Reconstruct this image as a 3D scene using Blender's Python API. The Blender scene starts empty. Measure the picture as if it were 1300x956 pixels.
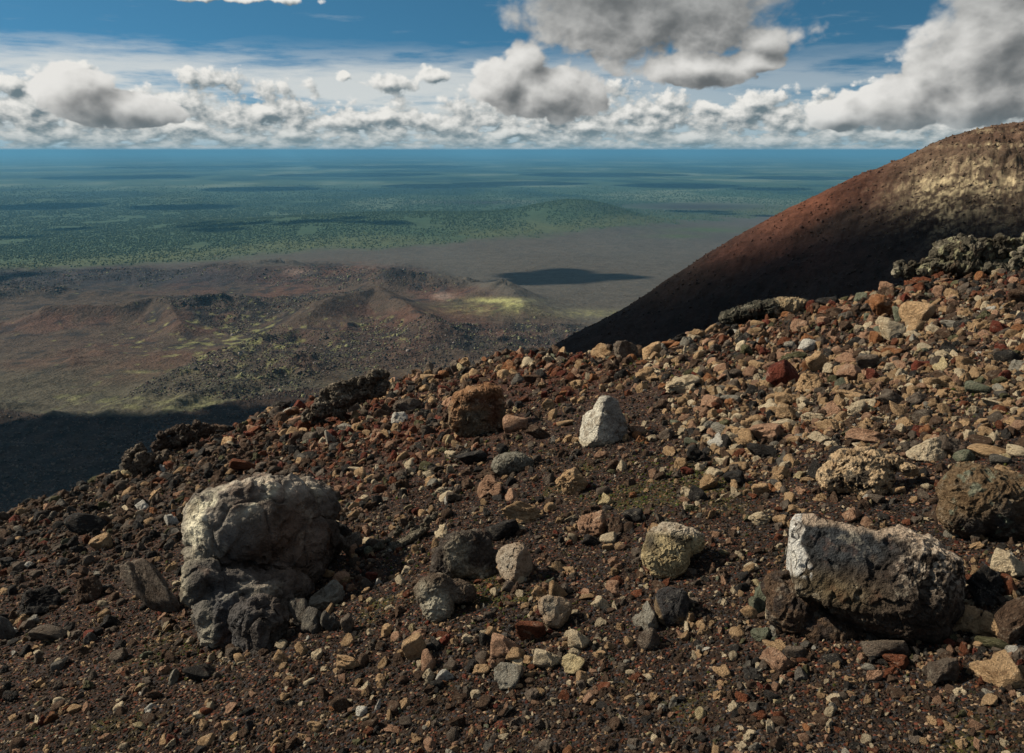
import bpy, math
import numpy as np
from mathutils import Matrix, Vector

# ------------------------------------------------------------------ camera, light, exposure
scene = bpy.context.scene
COL = scene.collection
F = 1020.0                      # focal length in photo pixels (1300 wide)
P = math.atan((478 - 190.5) / F)
CP, SP = math.cos(P), math.sin(P)
cam = bpy.data.cameras.new('camera'); camo = bpy.data.objects.new('camera', cam); COL.objects.link(camo)
camo.location = (0, 0, 0); camo.rotation_euler = (math.radians(90) - P, 0, 0)
cam.sensor_width = 36; cam.lens = 36 * F / 1300; cam.clip_start = 0.05; cam.clip_end = 900000
scene.camera = camo

SUN_EL = math.radians(35); SUN_AZ = math.radians(-75)      # azimuth from +Y, negative = left
SUN = Vector((math.sin(SUN_AZ) * math.cos(SUN_EL), math.cos(SUN_AZ) * math.cos(SUN_EL), math.sin(SUN_EL)))
sl = bpy.data.lights.new('sun', 'SUN'); sl.energy = 5.0; sl.angle = math.radians(0.5); sl.color = (1.0, 0.89, 0.72)
so = bpy.data.objects.new('sun', sl); COL.objects.link(so)
so.rotation_euler = SUN.to_track_quat('Z', 'Y').to_euler()

scene.view_settings.view_transform = 'Standard'
scene.view_settings.look = 'None'
scene.view_settings.exposure = 0.50
scene.view_settings.gamma = 1.0
scene.cycles.use_denoising = True
try: scene.cycles.denoiser = 'OPENIMAGEDENOISE'
except Exception: pass
scene.cycles.max_bounces = 4
scene.cycles.diffuse_bounces = 2
scene.cycles.volume_bounces = 0
scene.cycles.caustics_reflective = False; scene.cycles.caustics_refractive = False

HAZE_DENSITY = 4.0e-5
HAZE_COLOR = (0.145, 0.43, 0.70, 1)

# ------------------------------------------------------------------ node helper
class NT:
    def __init__(s, tree): s.t = tree; s.n = tree.nodes; s.l = tree.links
    def node(s, typ, **kw):
        n = s.n.new(typ)
        for k, v in kw.items(): setattr(n, k, v)
        return n
    def put(s, sock, v):
        if isinstance(v, bpy.types.NodeSocket): s.l.new(v, sock)
        elif v is not None: sock.default_value = v
    def m(s, op, a, b=None, c=None, clamp=False):
        n = s.n.new('ShaderNodeMath'); n.operation = op; n.use_clamp = clamp
        s.put(n.inputs[0], a)
        if b is not None: s.put(n.inputs[1], b)
        if c is not None: s.put(n.inputs[2], c)
        return n.outputs[0]
    def vm(s, op, a, b=None, scale=None):
        n = s.n.new('ShaderNodeVectorMath'); n.operation = op
        s.put(n.inputs[0], a)
        if b is not None: s.put(n.inputs[1], b)
        if scale is not None: s.put(n.inputs['Scale'], scale)
        return n.outputs['Value'] if op in ('LENGTH', 'DOT_PRODUCT') else n.outputs[0]
    def xyz(s, x=0.0, y=0.0, z=0.0):
        n = s.n.new('ShaderNodeCombineXYZ')
        for i, v in enumerate((x, y, z)): s.put(n.inputs[i], v)
        return n.outputs[0]
    def sep(s, v):
        n = s.n.new('ShaderNodeSeparateXYZ'); s.put(n.inputs[0], v); return n.outputs
    def noise(s, vec, scale, detail=4, rough=.5, lac=2.0, w=None, typ='FBM', dist=0.0):
        n = s.n.new('ShaderNodeTexNoise')
        try: n.noise_type = typ
        except Exception: pass
        if w is not None: n.noise_dimensions = '4D'; s.put(n.inputs['W'], w)
        s.put(n.inputs['Vector'], vec); s.put(n.inputs['Scale'], scale); s.put(n.inputs['Detail'], detail)
        s.put(n.inputs['Roughness'], rough); s.put(n.inputs['Lacunarity'], lac); s.put(n.inputs['Distortion'], dist)
        return n.outputs[0]
    def vor(s, vec, scale, feature='F1', rand=1.0, w=None, out='Distance'):
        n = s.n.new('ShaderNodeTexVoronoi'); n.feature = feature
        if w is not None: n.voronoi_dimensions = '4D'; s.put(n.inputs['W'], w)
        s.put(n.inputs['Vector'], vec); s.put(n.inputs['Scale'], scale); s.put(n.inputs['Randomness'], rand)
        return n.outputs[out]
    def ss(s, v, a, b, lo=0.0, hi=1.0):
        n = s.n.new('ShaderNodeMapRange'); n.interpolation_type = 'SMOOTHSTEP'
        s.put(n.inputs[0], v); s.put(n.inputs[1], a); s.put(n.inputs[2], b); s.put(n.inputs[3], lo); s.put(n.inputs[4], hi)
        return n.outputs[0]
    def lin(s, v, a, b, lo=0.0, hi=1.0, clamp=True):
        n = s.n.new('ShaderNodeMapRange'); n.clamp = clamp
        s.put(n.inputs[0], v); s.put(n.inputs[1], a); s.put(n.inputs[2], b); s.put(n.inputs[3], lo); s.put(n.inputs[4], hi)
        return n.outputs[0]
    def mix(s, f, a, b, typ='MIX'):
        n = s.n.new('ShaderNodeMix'); n.data_type = 'RGBA'; n.blend_type = typ
        s.put(n.inputs[0], f); s.put(n.inputs[6], a); s.put(n.inputs[7], b)
        return n.outputs[2]
    def attr(s, name, typ='GEOMETRY', out='Color'):
        n = s.n.new('ShaderNodeAttribute'); n.attribute_name = name; n.attribute_type = typ
        return n.outputs[out]

def _node_col(s, vec, scale):
    n = s.n.new('ShaderNodeTexNoise'); s.put(n.inputs['Vector'], vec); s.put(n.inputs['Scale'], scale); s.put(n.inputs['Detail'], 1.0)
    return s.vm('SUBTRACT', n.outputs['Color'], (.5, .5, .5))
NT.node_col = _node_col
def rgba(c): return (c[0], c[1], c[2], 1.0)

# photo pixel <-> direction helpers (design-time only)
def pix_uw(px, py):
    xc = (np.asarray(px, float) - 650) / F; yc = -(np.asarray(py, float) - 478) / F
    den = yc * SP + CP
    return xc / den, (yc * CP - SP) / den
def uw_pix(u, w):
    xc = u / (CP - w * SP); yc = (w * CP + SP) / (CP - w * SP)
    return 650 + F * xc, 478 - F * yc
def pix_AE(px, py):
    u, w = pix_uw(px, py)
    return math.atan(float(u)), float(w) / math.sqrt(1 + float(u) ** 2)

# ------------------------------------------------------------------ world: Nishita sky with cloud layers
world = bpy.data.worlds.new('World'); scene.world = world; world.use_nodes = True
wt = NT(world.node_tree); world.node_tree.nodes.clear()
BIG = [(830, 8, 205, 72, 1.0), (700, 118, 84, 42, .95), (632, 105, 48, 42, .95), (880, 88, 92, 27, .95), (965, 48, 68, 30, .8), (760, -20, 130, 60, 1),
       (1262, 50, 100, 95, 1.0), (1250, 122, 90, 40, .95), (1145, 128, 64, 36, .95), (1060, 152, 40, 22, .9), (98, 116, 46, 32, .95), (160, 138, 66, 24, .85), (112, 138, 56, 26, .85), (668, 72, 40, 34, .85), (1190, 92, 50, 40, .85), (955, 75, 50, 22, .85)]
SMALL = [(40, 135, 46, 38, 1.0), (95, 84, 26, 12, .9), (215, 128, 60, 22, .9), (275, 100, 60, 18, .9), (10, 110, 40, 20, .85), (700, 150, 60, 24, .9), (850, 128, 34, 18, .9), (960, 130, 50, 18, .9), (65, 168, 66, 18, .9), (495, 106, 46, 15, .95), (437, 97, 12, 11, .9), (552, 97, 24, 15, .9), (338, 141, 40, 17, .95), (430, 155, 56, 17, .95), (490, 148, 30, 17, .9),
         (300, -2, 100, 8, .9), (825, 160, 34, 18, .9), (945, 148, 38, 28, .95), (560, 158, 48, 18, .9), (1000, 160, 36, 17, .9), (745, 162, 55, 16, .9), (240, 160, 60, 14, .8), (830, 138, 30, 12, .8), (900, 135, 40, 14, .8),
         (375, 170, 60, 11, .9), (650, 168, 60, 13, .9), (885, 172, 70, 12, .9), (1105, 170, 60, 12, .9), (290, 172, 50, 10, .8), (180, 172, 60, 11, .8)]
def field_group(name, blobs, warp_f, warp_a, base_f, cells, k_det, joiner, band):
    """A, E -> F : cloud field, positive inside a cloud."""
    g = bpy.data.node_groups.new(name, 'ShaderNodeTree')
    for s_ in ('A', 'E'): g.interface.new_socket(s_, in_out='INPUT', socket_type='NodeSocketFloat')
    for s_ in ('F', 'B'): g.interface.new_socket(s_, in_out='OUTPUT', socket_type='NodeSocketFloat')
    n = NT(g); gi = n.node('NodeGroupInput'); go = n.node('NodeGroupOutput')
    A, E = gi.outputs[0], gi.outputs[1]
    v = n.xyz(A, E, 0.0)
    wx = n.m('SUBTRACT', n.noise(v, warp_f, 3, .55), .5); wy = n.m('SUBTRACT', n.noise(n.xyz(A, E, 3.3), warp_f, 3, .55), .5)
    a2 = n.m('ADD', A, n.m('MULTIPLY', wx, warp_a)); e2 = n.m('ADD', E, n.m('MULTIPLY', wy, warp_a * .7))
    acc = None
    for (px, py, rx, ry, wgt) in blobs:
        a, e = pix_AE(px, py)
        w_ = n.xyz(n.m('MULTIPLY', n.m('SUBTRACT', a2, a), F / rx), n.m('MULTIPLY', n.m('SUBTRACT', e2, e), F / ry), 0)
        f = n.m('SUBTRACT', wgt, n.vm('LENGTH', w_))
        if band: f = n.m('MULTIPLY', f, .8)
        acc = f if acc is None else n.m('SMOOTH_MAX', acc, f, joiner)
    if band:                                              # the bank along the horizon, shrinking with distance
        ee = n.m('POWER', n.m('MAXIMUM', E, 0.0005), .62)
        v = n.xyz(n.m('MULTIPLY', A, 1.25), n.m('MULTIPLY', ee, .9), 5.1)
        big = n.noise(n.xyz(A, 0, 8.2), 8, 3, .55)
        top = n.m('ADD', .066, n.m('MULTIPLY', n.m('SUBTRACT', big, .5), .11))
        fade = n.m('MINIMUM', n.m('MULTIPLY', n.m('SUBTRACT', top, E), 14.0), .34)
        acc = n.m('SMOOTH_MAX', acc, fade, .12)
    else:
        v = n.xyz(A, n.m('MULTIPLY', E, 1.3), 1.7)
    acc = n.m('SUBTRACT', acc, n.m('MULTIPLY', n.m('MAXIMUM', n.m('SUBTRACT', -.12, acc), 0), 2.5))
    vw = n.vm('ADD', v, n.vm('SCALE', n.xyz(wx, wy, 0), None, warp_a * .8))
    det = n.m('MULTIPLY', n.m('SUBTRACT', n.noise(v, base_f, 6, .55), .5), 1.9)
    for sc_, am_ in cells:
        wv = n.vm('ADD', vw, n.vm('SCALE', n.node_col(vw, sc_ * 1.4), None, .22 / sc_))
        det = n.m('ADD', det, n.m('MULTIPLY', n.m('SUBTRACT', .40, n.vor(wv, sc_, 'F1')), am_))
    n.l.new(n.m('ADD', acc, n.m('MULTIPLY', det, k_det)), go.inputs[0]); n.l.new(det, go.inputs[1])
    return g
gA = field_group('cumulus_field', BIG, 9, .05, 14, ((28, .55), (64, .32), (140, .16)), .50, .18, False)
gB = field_group('bank_field', SMALL, 24, .018, 30, ((26, .55), (60, .42), (130, .22), (280, .10)), .60, .14, True)
def fld(g, A, E):
    n = wt.node('ShaderNodeGroup'); n.node_tree = g
    wt.put(n.inputs[0], A); wt.put(n.inputs[1], E); return n.outputs
tc = wt.node('ShaderNodeTexCoord')
D = wt.vm('NORMALIZE', tc.outputs['Generated'])
sx, sy, sz = wt.sep(D)[:3]
A = wt.m('ARCTAN2', sx, sy)
hl = wt.m('SQRT', wt.m('ADD', wt.m('MULTIPLY', sx, sx), wt.m('MULTIPLY', sy, sy)))
E = wt.m('DIVIDE', sz, wt.m('MAXIMUM', hl, .02))
sky = wt.node('ShaderNodeTexSky'); sky.sky_type = 'NISHITA'; sky.sun_disc = False
sky.sun_elevation = SUN_EL; sky.sun_rotation = SUN_AZ % (2 * math.pi); sky.altitude = 1400; sky.air_density = 1.0; sky.dust_density = 0.15; sky.ozone_density = 3.0
sv = wt.xyz(sx, sy, wt.m('ADD', wt.m('MULTIPLY', wt.m('MAXIMUM', sz, 0), 1.6), .20))
wt.l.new(wt.vm('NORMALIZE', sv), sky.inputs[0])
skyc = wt.mix(1.0, sky.outputs[0], (.44, .88, .84, 1), 'MULTIPLY')
# thin high sheet and streaks
st = wt.noise(wt.xyz(A, wt.m('MULTIPLY', E, 6.5), 0), 6, 6, .6)
st2 = wt.noise(wt.xyz(A, wt.m('MULTIPLY', E, 9.0), 4.0), 3.2, 3, .5)
sheet_h = wt.m('MULTIPLY', wt.m('MULTIPLY', wt.ss(E, -.01, .04), wt.ss(wt.m('ADD', E, wt.m('MULTIPLY', wt.m('SUBTRACT', st, .5), .09)), .118, .080)), wt.ss(A, .30, -.15, .45, 1.0))
sheet = wt.m('MULTIPLY', sheet_h, wt.ss(wt.m('ADD', wt.m('MULTIPLY', st, .9), wt.m('MULTIPLY', st2, .5)), .48, .72))
streak = wt.m('MULTIPLY', wt.ss(st, .56, .78), wt.m('MULTIPLY', wt.ss(E, .30, .12), .38))
alpha0 = wt.m('MAXIMUM', wt.m('MULTIPLY', sheet, .82), streak)
lo = wt.m('MULTIPLY', wt.ss(E, .095, .0), .80)        # pale air low over the horizon
CW = 10.0
def C(r, g, b): return (r * CW, g * CW, b * CW, 1)
col = wt.mix(lo, skyc, C(.34, .47, .53))
col = wt.mix(alpha0, col, C(.72, .73, .70))
# far bank
B0 = fld(gB, A, E)[0]
B1 = fld(gB, wt.m('ADD', A, -.006), wt.m('ADD', E, .007))[0]
litb = wt.m('ADD', wt.m('SUBTRACT', .34, wt.m('MULTIPLY', wt.m('MAXIMUM', B0, 0), .30)), wt.m('MULTIPLY', wt.m('SUBTRACT', B0, B1), 1.25))
litb = wt.ss(litb, -.22, .80)
ab = wt.ss(B0, -.03, .22)
cb = wt.mix(litb, C(.15, .20, .225), C(.84, .825, .78))
cb = wt.mix(wt.m('MULTIPLY', wt.ss(E, .035, .0), .50), cb, C(.25, .35, .385))
col = wt.mix(wt.m('MULTIPLY', ab, wt.ss(E, -.004, .004)), col, cb)
# near cumulus
fo = fld(gA, A, E); F0 = fo[0]
F1 = fld(gA, wt.m('ADD', A, -.014), wt.m('ADD', E, .015))[0]
litc = wt.m('ADD', wt.m('SUBTRACT', .30, wt.m('MULTIPLY', wt.m('MAXIMUM', F0, 0), .42)), wt.m('MULTIPLY', wt.m('SUBTRACT', F0, F1), 1.05))
litc = wt.ss(litc, -.45, .85)
soft = wt.ss(E, .07, .16, .12, .40)
ac = wt.ss(F0, .0, soft)
cc = wt.mix(litc, C(.125, .135, .14), wt.mix(wt.ss(E, .10, .17), C(.80, .785, .75), C(.52, .525, .51)))
cc = wt.mix(wt.m('MULTIPLY', wt.ss(E, .05, .0), .4), cc, C(.22, .31, .35))
col = wt.mix(ac, col, cc)
# unseen cloud cover added overhead and behind the viewer to whiten the fill light
hi = wt.noise(wt.vm('DIVIDE', D, wt.xyz(wt.m('ADD', sz, .25), wt.m('ADD', sz, .25), wt.m('ADD', sz, .25))), 1.3, 6, .6)
hic = wt.mix(wt.ss(hi, .42, .62), C(.62, .61, .59), C(.30, .30, .30))
col = wt.mix(wt.m('MULTIPLY', wt.m('MULTIPLY', wt.ss(hi, .40, .56), wt.ss(E, .24, .55)), .85), col, hic)
bg = wt.node('ShaderNodeBackground'); wt.l.new(col, bg.inputs[0]); bg.inputs[1].default_value = .071
wo = wt.node('ShaderNodeOutputWorld'); wt.l.new(bg.outputs[0], wo.inputs[0])
world.cycles.sampling_method = 'MANUAL'; world.cycles.sample_map_resolution = 512

# ------------------------------------------------------------------ numpy noise
rng = np.random.default_rng(11)
_perm = rng.permutation(256).astype(np.int64); _perm = np.concatenate([_perm] * 3)
_g3 = rng.normal(size=(256, 3)); _g3 /= np.linalg.norm(_g3, axis=1)[:, None]
_ga = rng.uniform(0, 2 * math.pi, 256); _g2 = np.stack([np.cos(_ga), np.sin(_ga)], 1)
def perlin2(x, y):
    xi = np.floor(x).astype(np.int64); yi = np.floor(y).astype(np.int64)
    xf = x - xi; yf = y - yi; xi &= 255; yi &= 255
    u = xf * xf * xf * (xf * (xf * 6 - 15) + 10); v = yf * yf * yf * (yf * (yf * 6 - 15) + 10)
    def g(i, j):
        h = _perm[_perm[xi + i] + yi + j]; return _g2[h, 0] * (xf - i) + _g2[h, 1] * (yf - j)
    a = g(0, 0); b = g(1, 0); c = g(0, 1); d = g(1, 1)
    return ((a + (b - a) * u) * (1 - v) + (c + (d - c) * u) * v) * 1.5
def fbm2(x, y, oct=4, gain=.5, ridged=False):
    s = 0; amp = 1; tot = 0
    for i in range(oct):
        n = perlin2(x * 2 ** i + 17.3 * i, y * 2 ** i - 9.1 * i)
        if ridged: n = 1 - 2 * np.abs(n)
        s = s + n * amp; tot += amp; amp *= gain
    return s / tot
def perlin3(p):
    pi = np.floor(p).astype(np.int64); f = p - pi; pi &= 255
    w = f * f * f * (f * (f * 6 - 15) + 10); out = 0
    for i in (0, 1):
        for j in (0, 1):
            for k in (0, 1):
                h = _perm[_perm[_perm[pi[:, 0] + i] + pi[:, 1] + j] + pi[:, 2] + k]
                g = _g3[h]; d = g[:, 0] * (f[:, 0] - i) + g[:, 1] * (f[:, 1] - j) + g[:, 2] * (f[:, 2] - k)
                ww = (w[:, 0] if i else 1 - w[:, 0]) * (w[:, 1] if j else 1 - w[:, 1]) * (w[:, 2] if k else 1 - w[:, 2])
                out = out + d * ww
    return out * 1.6
def fbm3(p, oct=4, gain=.5, ridged=False):
    s = 0; amp = 1; tot = 0
    for i in range(oct):
        n = perlin3(p * 2 ** i + 13.7 * i)
        if ridged: n = 1 - 2 * np.abs(n)
        s = s + n * amp; tot += amp; amp *= gain
    return s / tot
def sstep(a, b, x):
    t = np.clip((x - a) / (b - a), 0, 1); return t * t * (3 - 2 * t)
def softplus(x, k): return np.logaddexp(0, x / k) * k

# ------------------------------------------------------------------ land shape
PA, PB, PH = .24, -.14, 1.6
crest_px = np.array([(-300, 760), (0, 648), (100, 612), (200, 582), (280, 538), (350, 512), (450, 492), (540, 470), (620, 447), (700, 443), (760, 443), (850, 428), (880, 416), (980, 393), (1060, 377), (1150, 352), (1210, 338), (1300, 318), (1600, 230)], float)
_cu, _cw = pix_uw(crest_px[:, 0], crest_px[:, 1])
def crest_Y(u):
    w = np.interp(u, _cu, _cw)
    w = w + .004 * np.sin(u * 23.0) + .003 * np.sin(u * 57 + 1)
    return np.clip(PH / np.maximum(PA * u + PB - w, .05), 6, 26)
_hill_px = np.array([(300, 700), (600, 512), (700, 443), (800, 389), (900, 321), (1000, 264), (1050, 240), (1100, 217), (1140, 202), (1200, 176), (1230, 168), (1260, 162), (1300, 158), (1400, 152), (1700, 200)], float)
_hu, _hw = pix_uw(_hill_px[:, 0], _hill_px[:, 1])
_Yt = np.array([0, 300, 600, 900, 1400, 2600, 3600, 4700, 7000, 1e6]); _Zt = np.array([-200, -235, -276, -297, -330, -392, -437, -475, -500, -500.])
# cones, mounds: px, py of the summit, radius m, height m, shape power
mounds = [(590, 376, 170, 14, 1), (360, 345, 150, 26, 1), (475, 395, 130, 18, 1), (395, 408, 90, 14, 1), (440, 425, 70, 18, 1),
          (205, 392, 75, 14, 1), (150, 398, 120, 12, 1), (265, 395, 60, 12, 1), (290, 345, 200, 22, 1), (60, 405, 160, 10, 1), (95, 462, 45, 10, 1),
          (300, 380, 60, 14, 1), (380, 470, 38, 12, 1), (10, 375, 130, 22, 1), (640, 385, 100, 22, 1), (120, 440, 60, 8, 1), (240, 405, 50, 16, 1)]
def zprof(Y): return np.interp(Y, _Yt, _Zt)
def ground_hit_flat(px, py):
    u, w = pix_uw(px, py); Ys = np.geomspace(200, 60000, 4000)
    i = int(np.argmax(zprof(Ys) > w * Ys)); Y = Ys[i]; return float(u) * Y, Y
_md = [ground_hit_flat(m[0], m[1]) + m[2:] for m in mounds]
_rd = [([ground_hit_flat(*q) for q in pts], wd, h) for pts, wd, h in (
    (((500, 372), (545, 372), (590, 374), (620, 381), (650, 389), (666, 400)), 75, 28),
    (((300, 352), (380, 352), (440, 350), (475, 358), (495, 372)), 80, 32), (((60, 410), (160, 406), (200, 398), (222, 412), (232, 424)), 34, 24),
    (((395, 418), (440, 402), (480, 396), (515, 408), (560, 440)), 60, 34), (((250, 400), (300, 392), (330, 396)), 25, 18), (((330, 440), (380, 430), (430, 436)), 26, 14),
    (((60, 452), (110, 447), (140, 452)), 20, 7), (((340, 486), (372, 478), (392, 484)), 16, 12), (((0, 385), (90, 378), (160, 380)), 60, 14))]
_fh = [ground_hit_flat(735, 285), ground_hit_flat(560, 292), ground_hit_flat(420, 296)]

def lava_mask(px, py):
    a = sstep(330, 345, py + 4 * np.sin(px * .05)) * sstep(560, 490, px - (py - 340) * 3.0)
    return a
def H(x, y, detail=True):
    y = np.asarray(y, float); x = np.asarray(x, float)
    Y = np.where(y > .3, y, .3)
    u = np.clip(x / Y, -1.5, 1.5)
    plane = PA * x + PB * y - PH
    Yc = crest_Y(u)
    bump = .10 * fbm2(x * .35, y * .35, 3) + .035 * fbm2(x * 1.7 + 5, y * 1.7, 3)
    near = plane + (bump - .04) - .52 * softplus(y - Yc, .25) 
    # hill ridge
    R = np.hypot(x, y)
    Ys = 215 + 25 * np.sin(u * 3)
    wS = np.interp(u, _hu, _hw)
    hill = Ys * wS + 3.6 - .40 * softplus(Ys - y, 6) - .45 * softplus(y - Ys, 4)
    m = (y > 60) & (y < 420) & (u > -.2)
    if detail and m.any():
        xx, yy = x[m], y[m]
        dd = 3.2 * fbm2(xx * .03 + yy * .01, yy * .035, 4) + (.7 + 1.4 * sstep(90, 130, xx)) * fbm2(xx * .11, yy * .16, 5, .6, ridged=True) + .35 * fbm2(xx * .6, yy * .6, 4, .6) + 0.7 * fbm2(xx * .16 - yy * .10, yy * .015, 4, .55, ridged=True)
        hill[m] += dd * np.clip(.35 + np.abs(yy - Ys[m]) / 40, .35, 1.0) - .8
    far = zprof(R * .96) if False else zprof(y)
    far = np.where(y < 300, -235, far)
    m = (y > 350) & (y < 9000)
    if m.any():
        xx, yy = x[m], y[m]; f = far[m]; px, py = uw_pix(xx / yy, f / yy)
        if detail:
            lm = lava_mask(px, py); q = sstep(1600, 1000, px) 
            und = 15 * fbm2(xx * .0019, yy * .0019, 5)
            rough = 15 * fbm2(xx * .008, yy * .007, 6, .6, ridged=True)
            smooth = 4 * fbm2(xx * .006 + 3, yy * .004, 4)
            rz = sstep(.05, .25, fbm2(xx * .0018 + 7, yy * .0018 + 2, 3) + .35 * sstep(370, 335, py) + .35 * np.exp(-((px - 310) / 110) ** 2 - ((py - 430) / 60) ** 2) - .25 * np.exp(-((px - 110) / 120) ** 2 - ((py - 430) / 60) ** 2))
            f = f + und * sstep(6000, 3000, yy) * (.25 + .75 * lm) + lm * (rough * rz + smooth * (1 - rz))
        for i, (mx, my, r, h, k) in enumerate(_md):
            d2 = np.hypot(xx - mx, (yy - my) * .8) / r
            sel = d2 < 3
            g = np.exp(-d2[sel] ** 1.6 * 1.4) * h
            ang = np.arctan2(yy[sel] - my, xx[sel] - mx)
            g = g * (1 + .25 * np.sin(ang * 2 + i) + .12 * np.sin(ang * 5 + 2 * i))
            f[sel] += g
        for pts, wd, h in _rd:
            best = np.full(len(xx), 1e9)
            for (ax, ay), (bx, by) in zip(pts[:-1], pts[1:]):
                ex, ey = bx - ax, by - ay; t = np.clip(((xx - ax) * ex + (yy - ay) * ey) / (ex * ex + ey * ey), 0, 1)
                best = np.minimum(best, np.hypot(xx - ax - t * ex, yy - ay - t * ey))
            f = f + h * np.exp(-(best / wd) ** 1.3) * (1 + .12 * fbm2(xx * .01, yy * .01, 3))
        # forested ridge
        fx, fy = _fh[0]; f = f + 120 * np.exp(-((xx - fx) / 420) ** 2 - ((yy - fy) / 700) ** 2) * 1.0
        fx, fy = _fh[1]; f = f + 75 * np.exp(-((xx - fx) / 1300) ** 2 - ((yy - fy) / 900) ** 2)
        fx, fy = _fh[2]; f = f + 40 * np.exp(-((xx - fx) / 1300) ** 2 - ((yy - fy) / 1000) ** 2)
        far = far.copy(); far[m] = f
    z = np.maximum(np.maximum(near, far), np.where((y > 25), hill, -1e9))
    reg = np.where(z == near, 0, np.where(z == far, 2, 1))
    # the mountain side below the crest on the left
    reg = np.where((reg == 0) & (y > 40), 3, reg)
    return z, reg

# polar sheet: fine in the direction of view, coarse behind
uf = np.concatenate([np.arange(-1.5, -.86, .006), np.arange(-.86, .86, .00125), np.arange(.86, 1.5, .006)])
az = np.concatenate([np.arctan(uf), np.linspace(math.atan(1.5), 2 * math.pi - math.atan(1.5), 70)[1:-1]])
rings = np.concatenate([np.geomspace(.7, 2.0, 30)[:-1], np.geomspace(2.0, 20, 380)[:-1], np.geomspace(20, 110, 40)[:-1], np.geomspace(110, 275, 170)[:-1],
                        np.geomspace(275, 600, 30)[:-1], np.geomspace(600, 5200, 480)[:-1], np.geomspace(5200, 12000, 110)[:-1], np.geomspace(12000, 300000, 190)])
sec = 1 / np.maximum(np.cos(az), .6)
nA, nR = len(az), len(rings)
RR = rings[:, None] * sec[None, :]
X = RR * np.sin(az)[None, :]; Yg = RR * np.cos(az)[None, :]
X = X.ravel(); Yg = Yg.ravel()
Z, REG = H(X, Yg)
PX, PY = uw_pix(X / np.maximum(Yg, .3), Z / np.maximum(Yg, .3))

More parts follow.
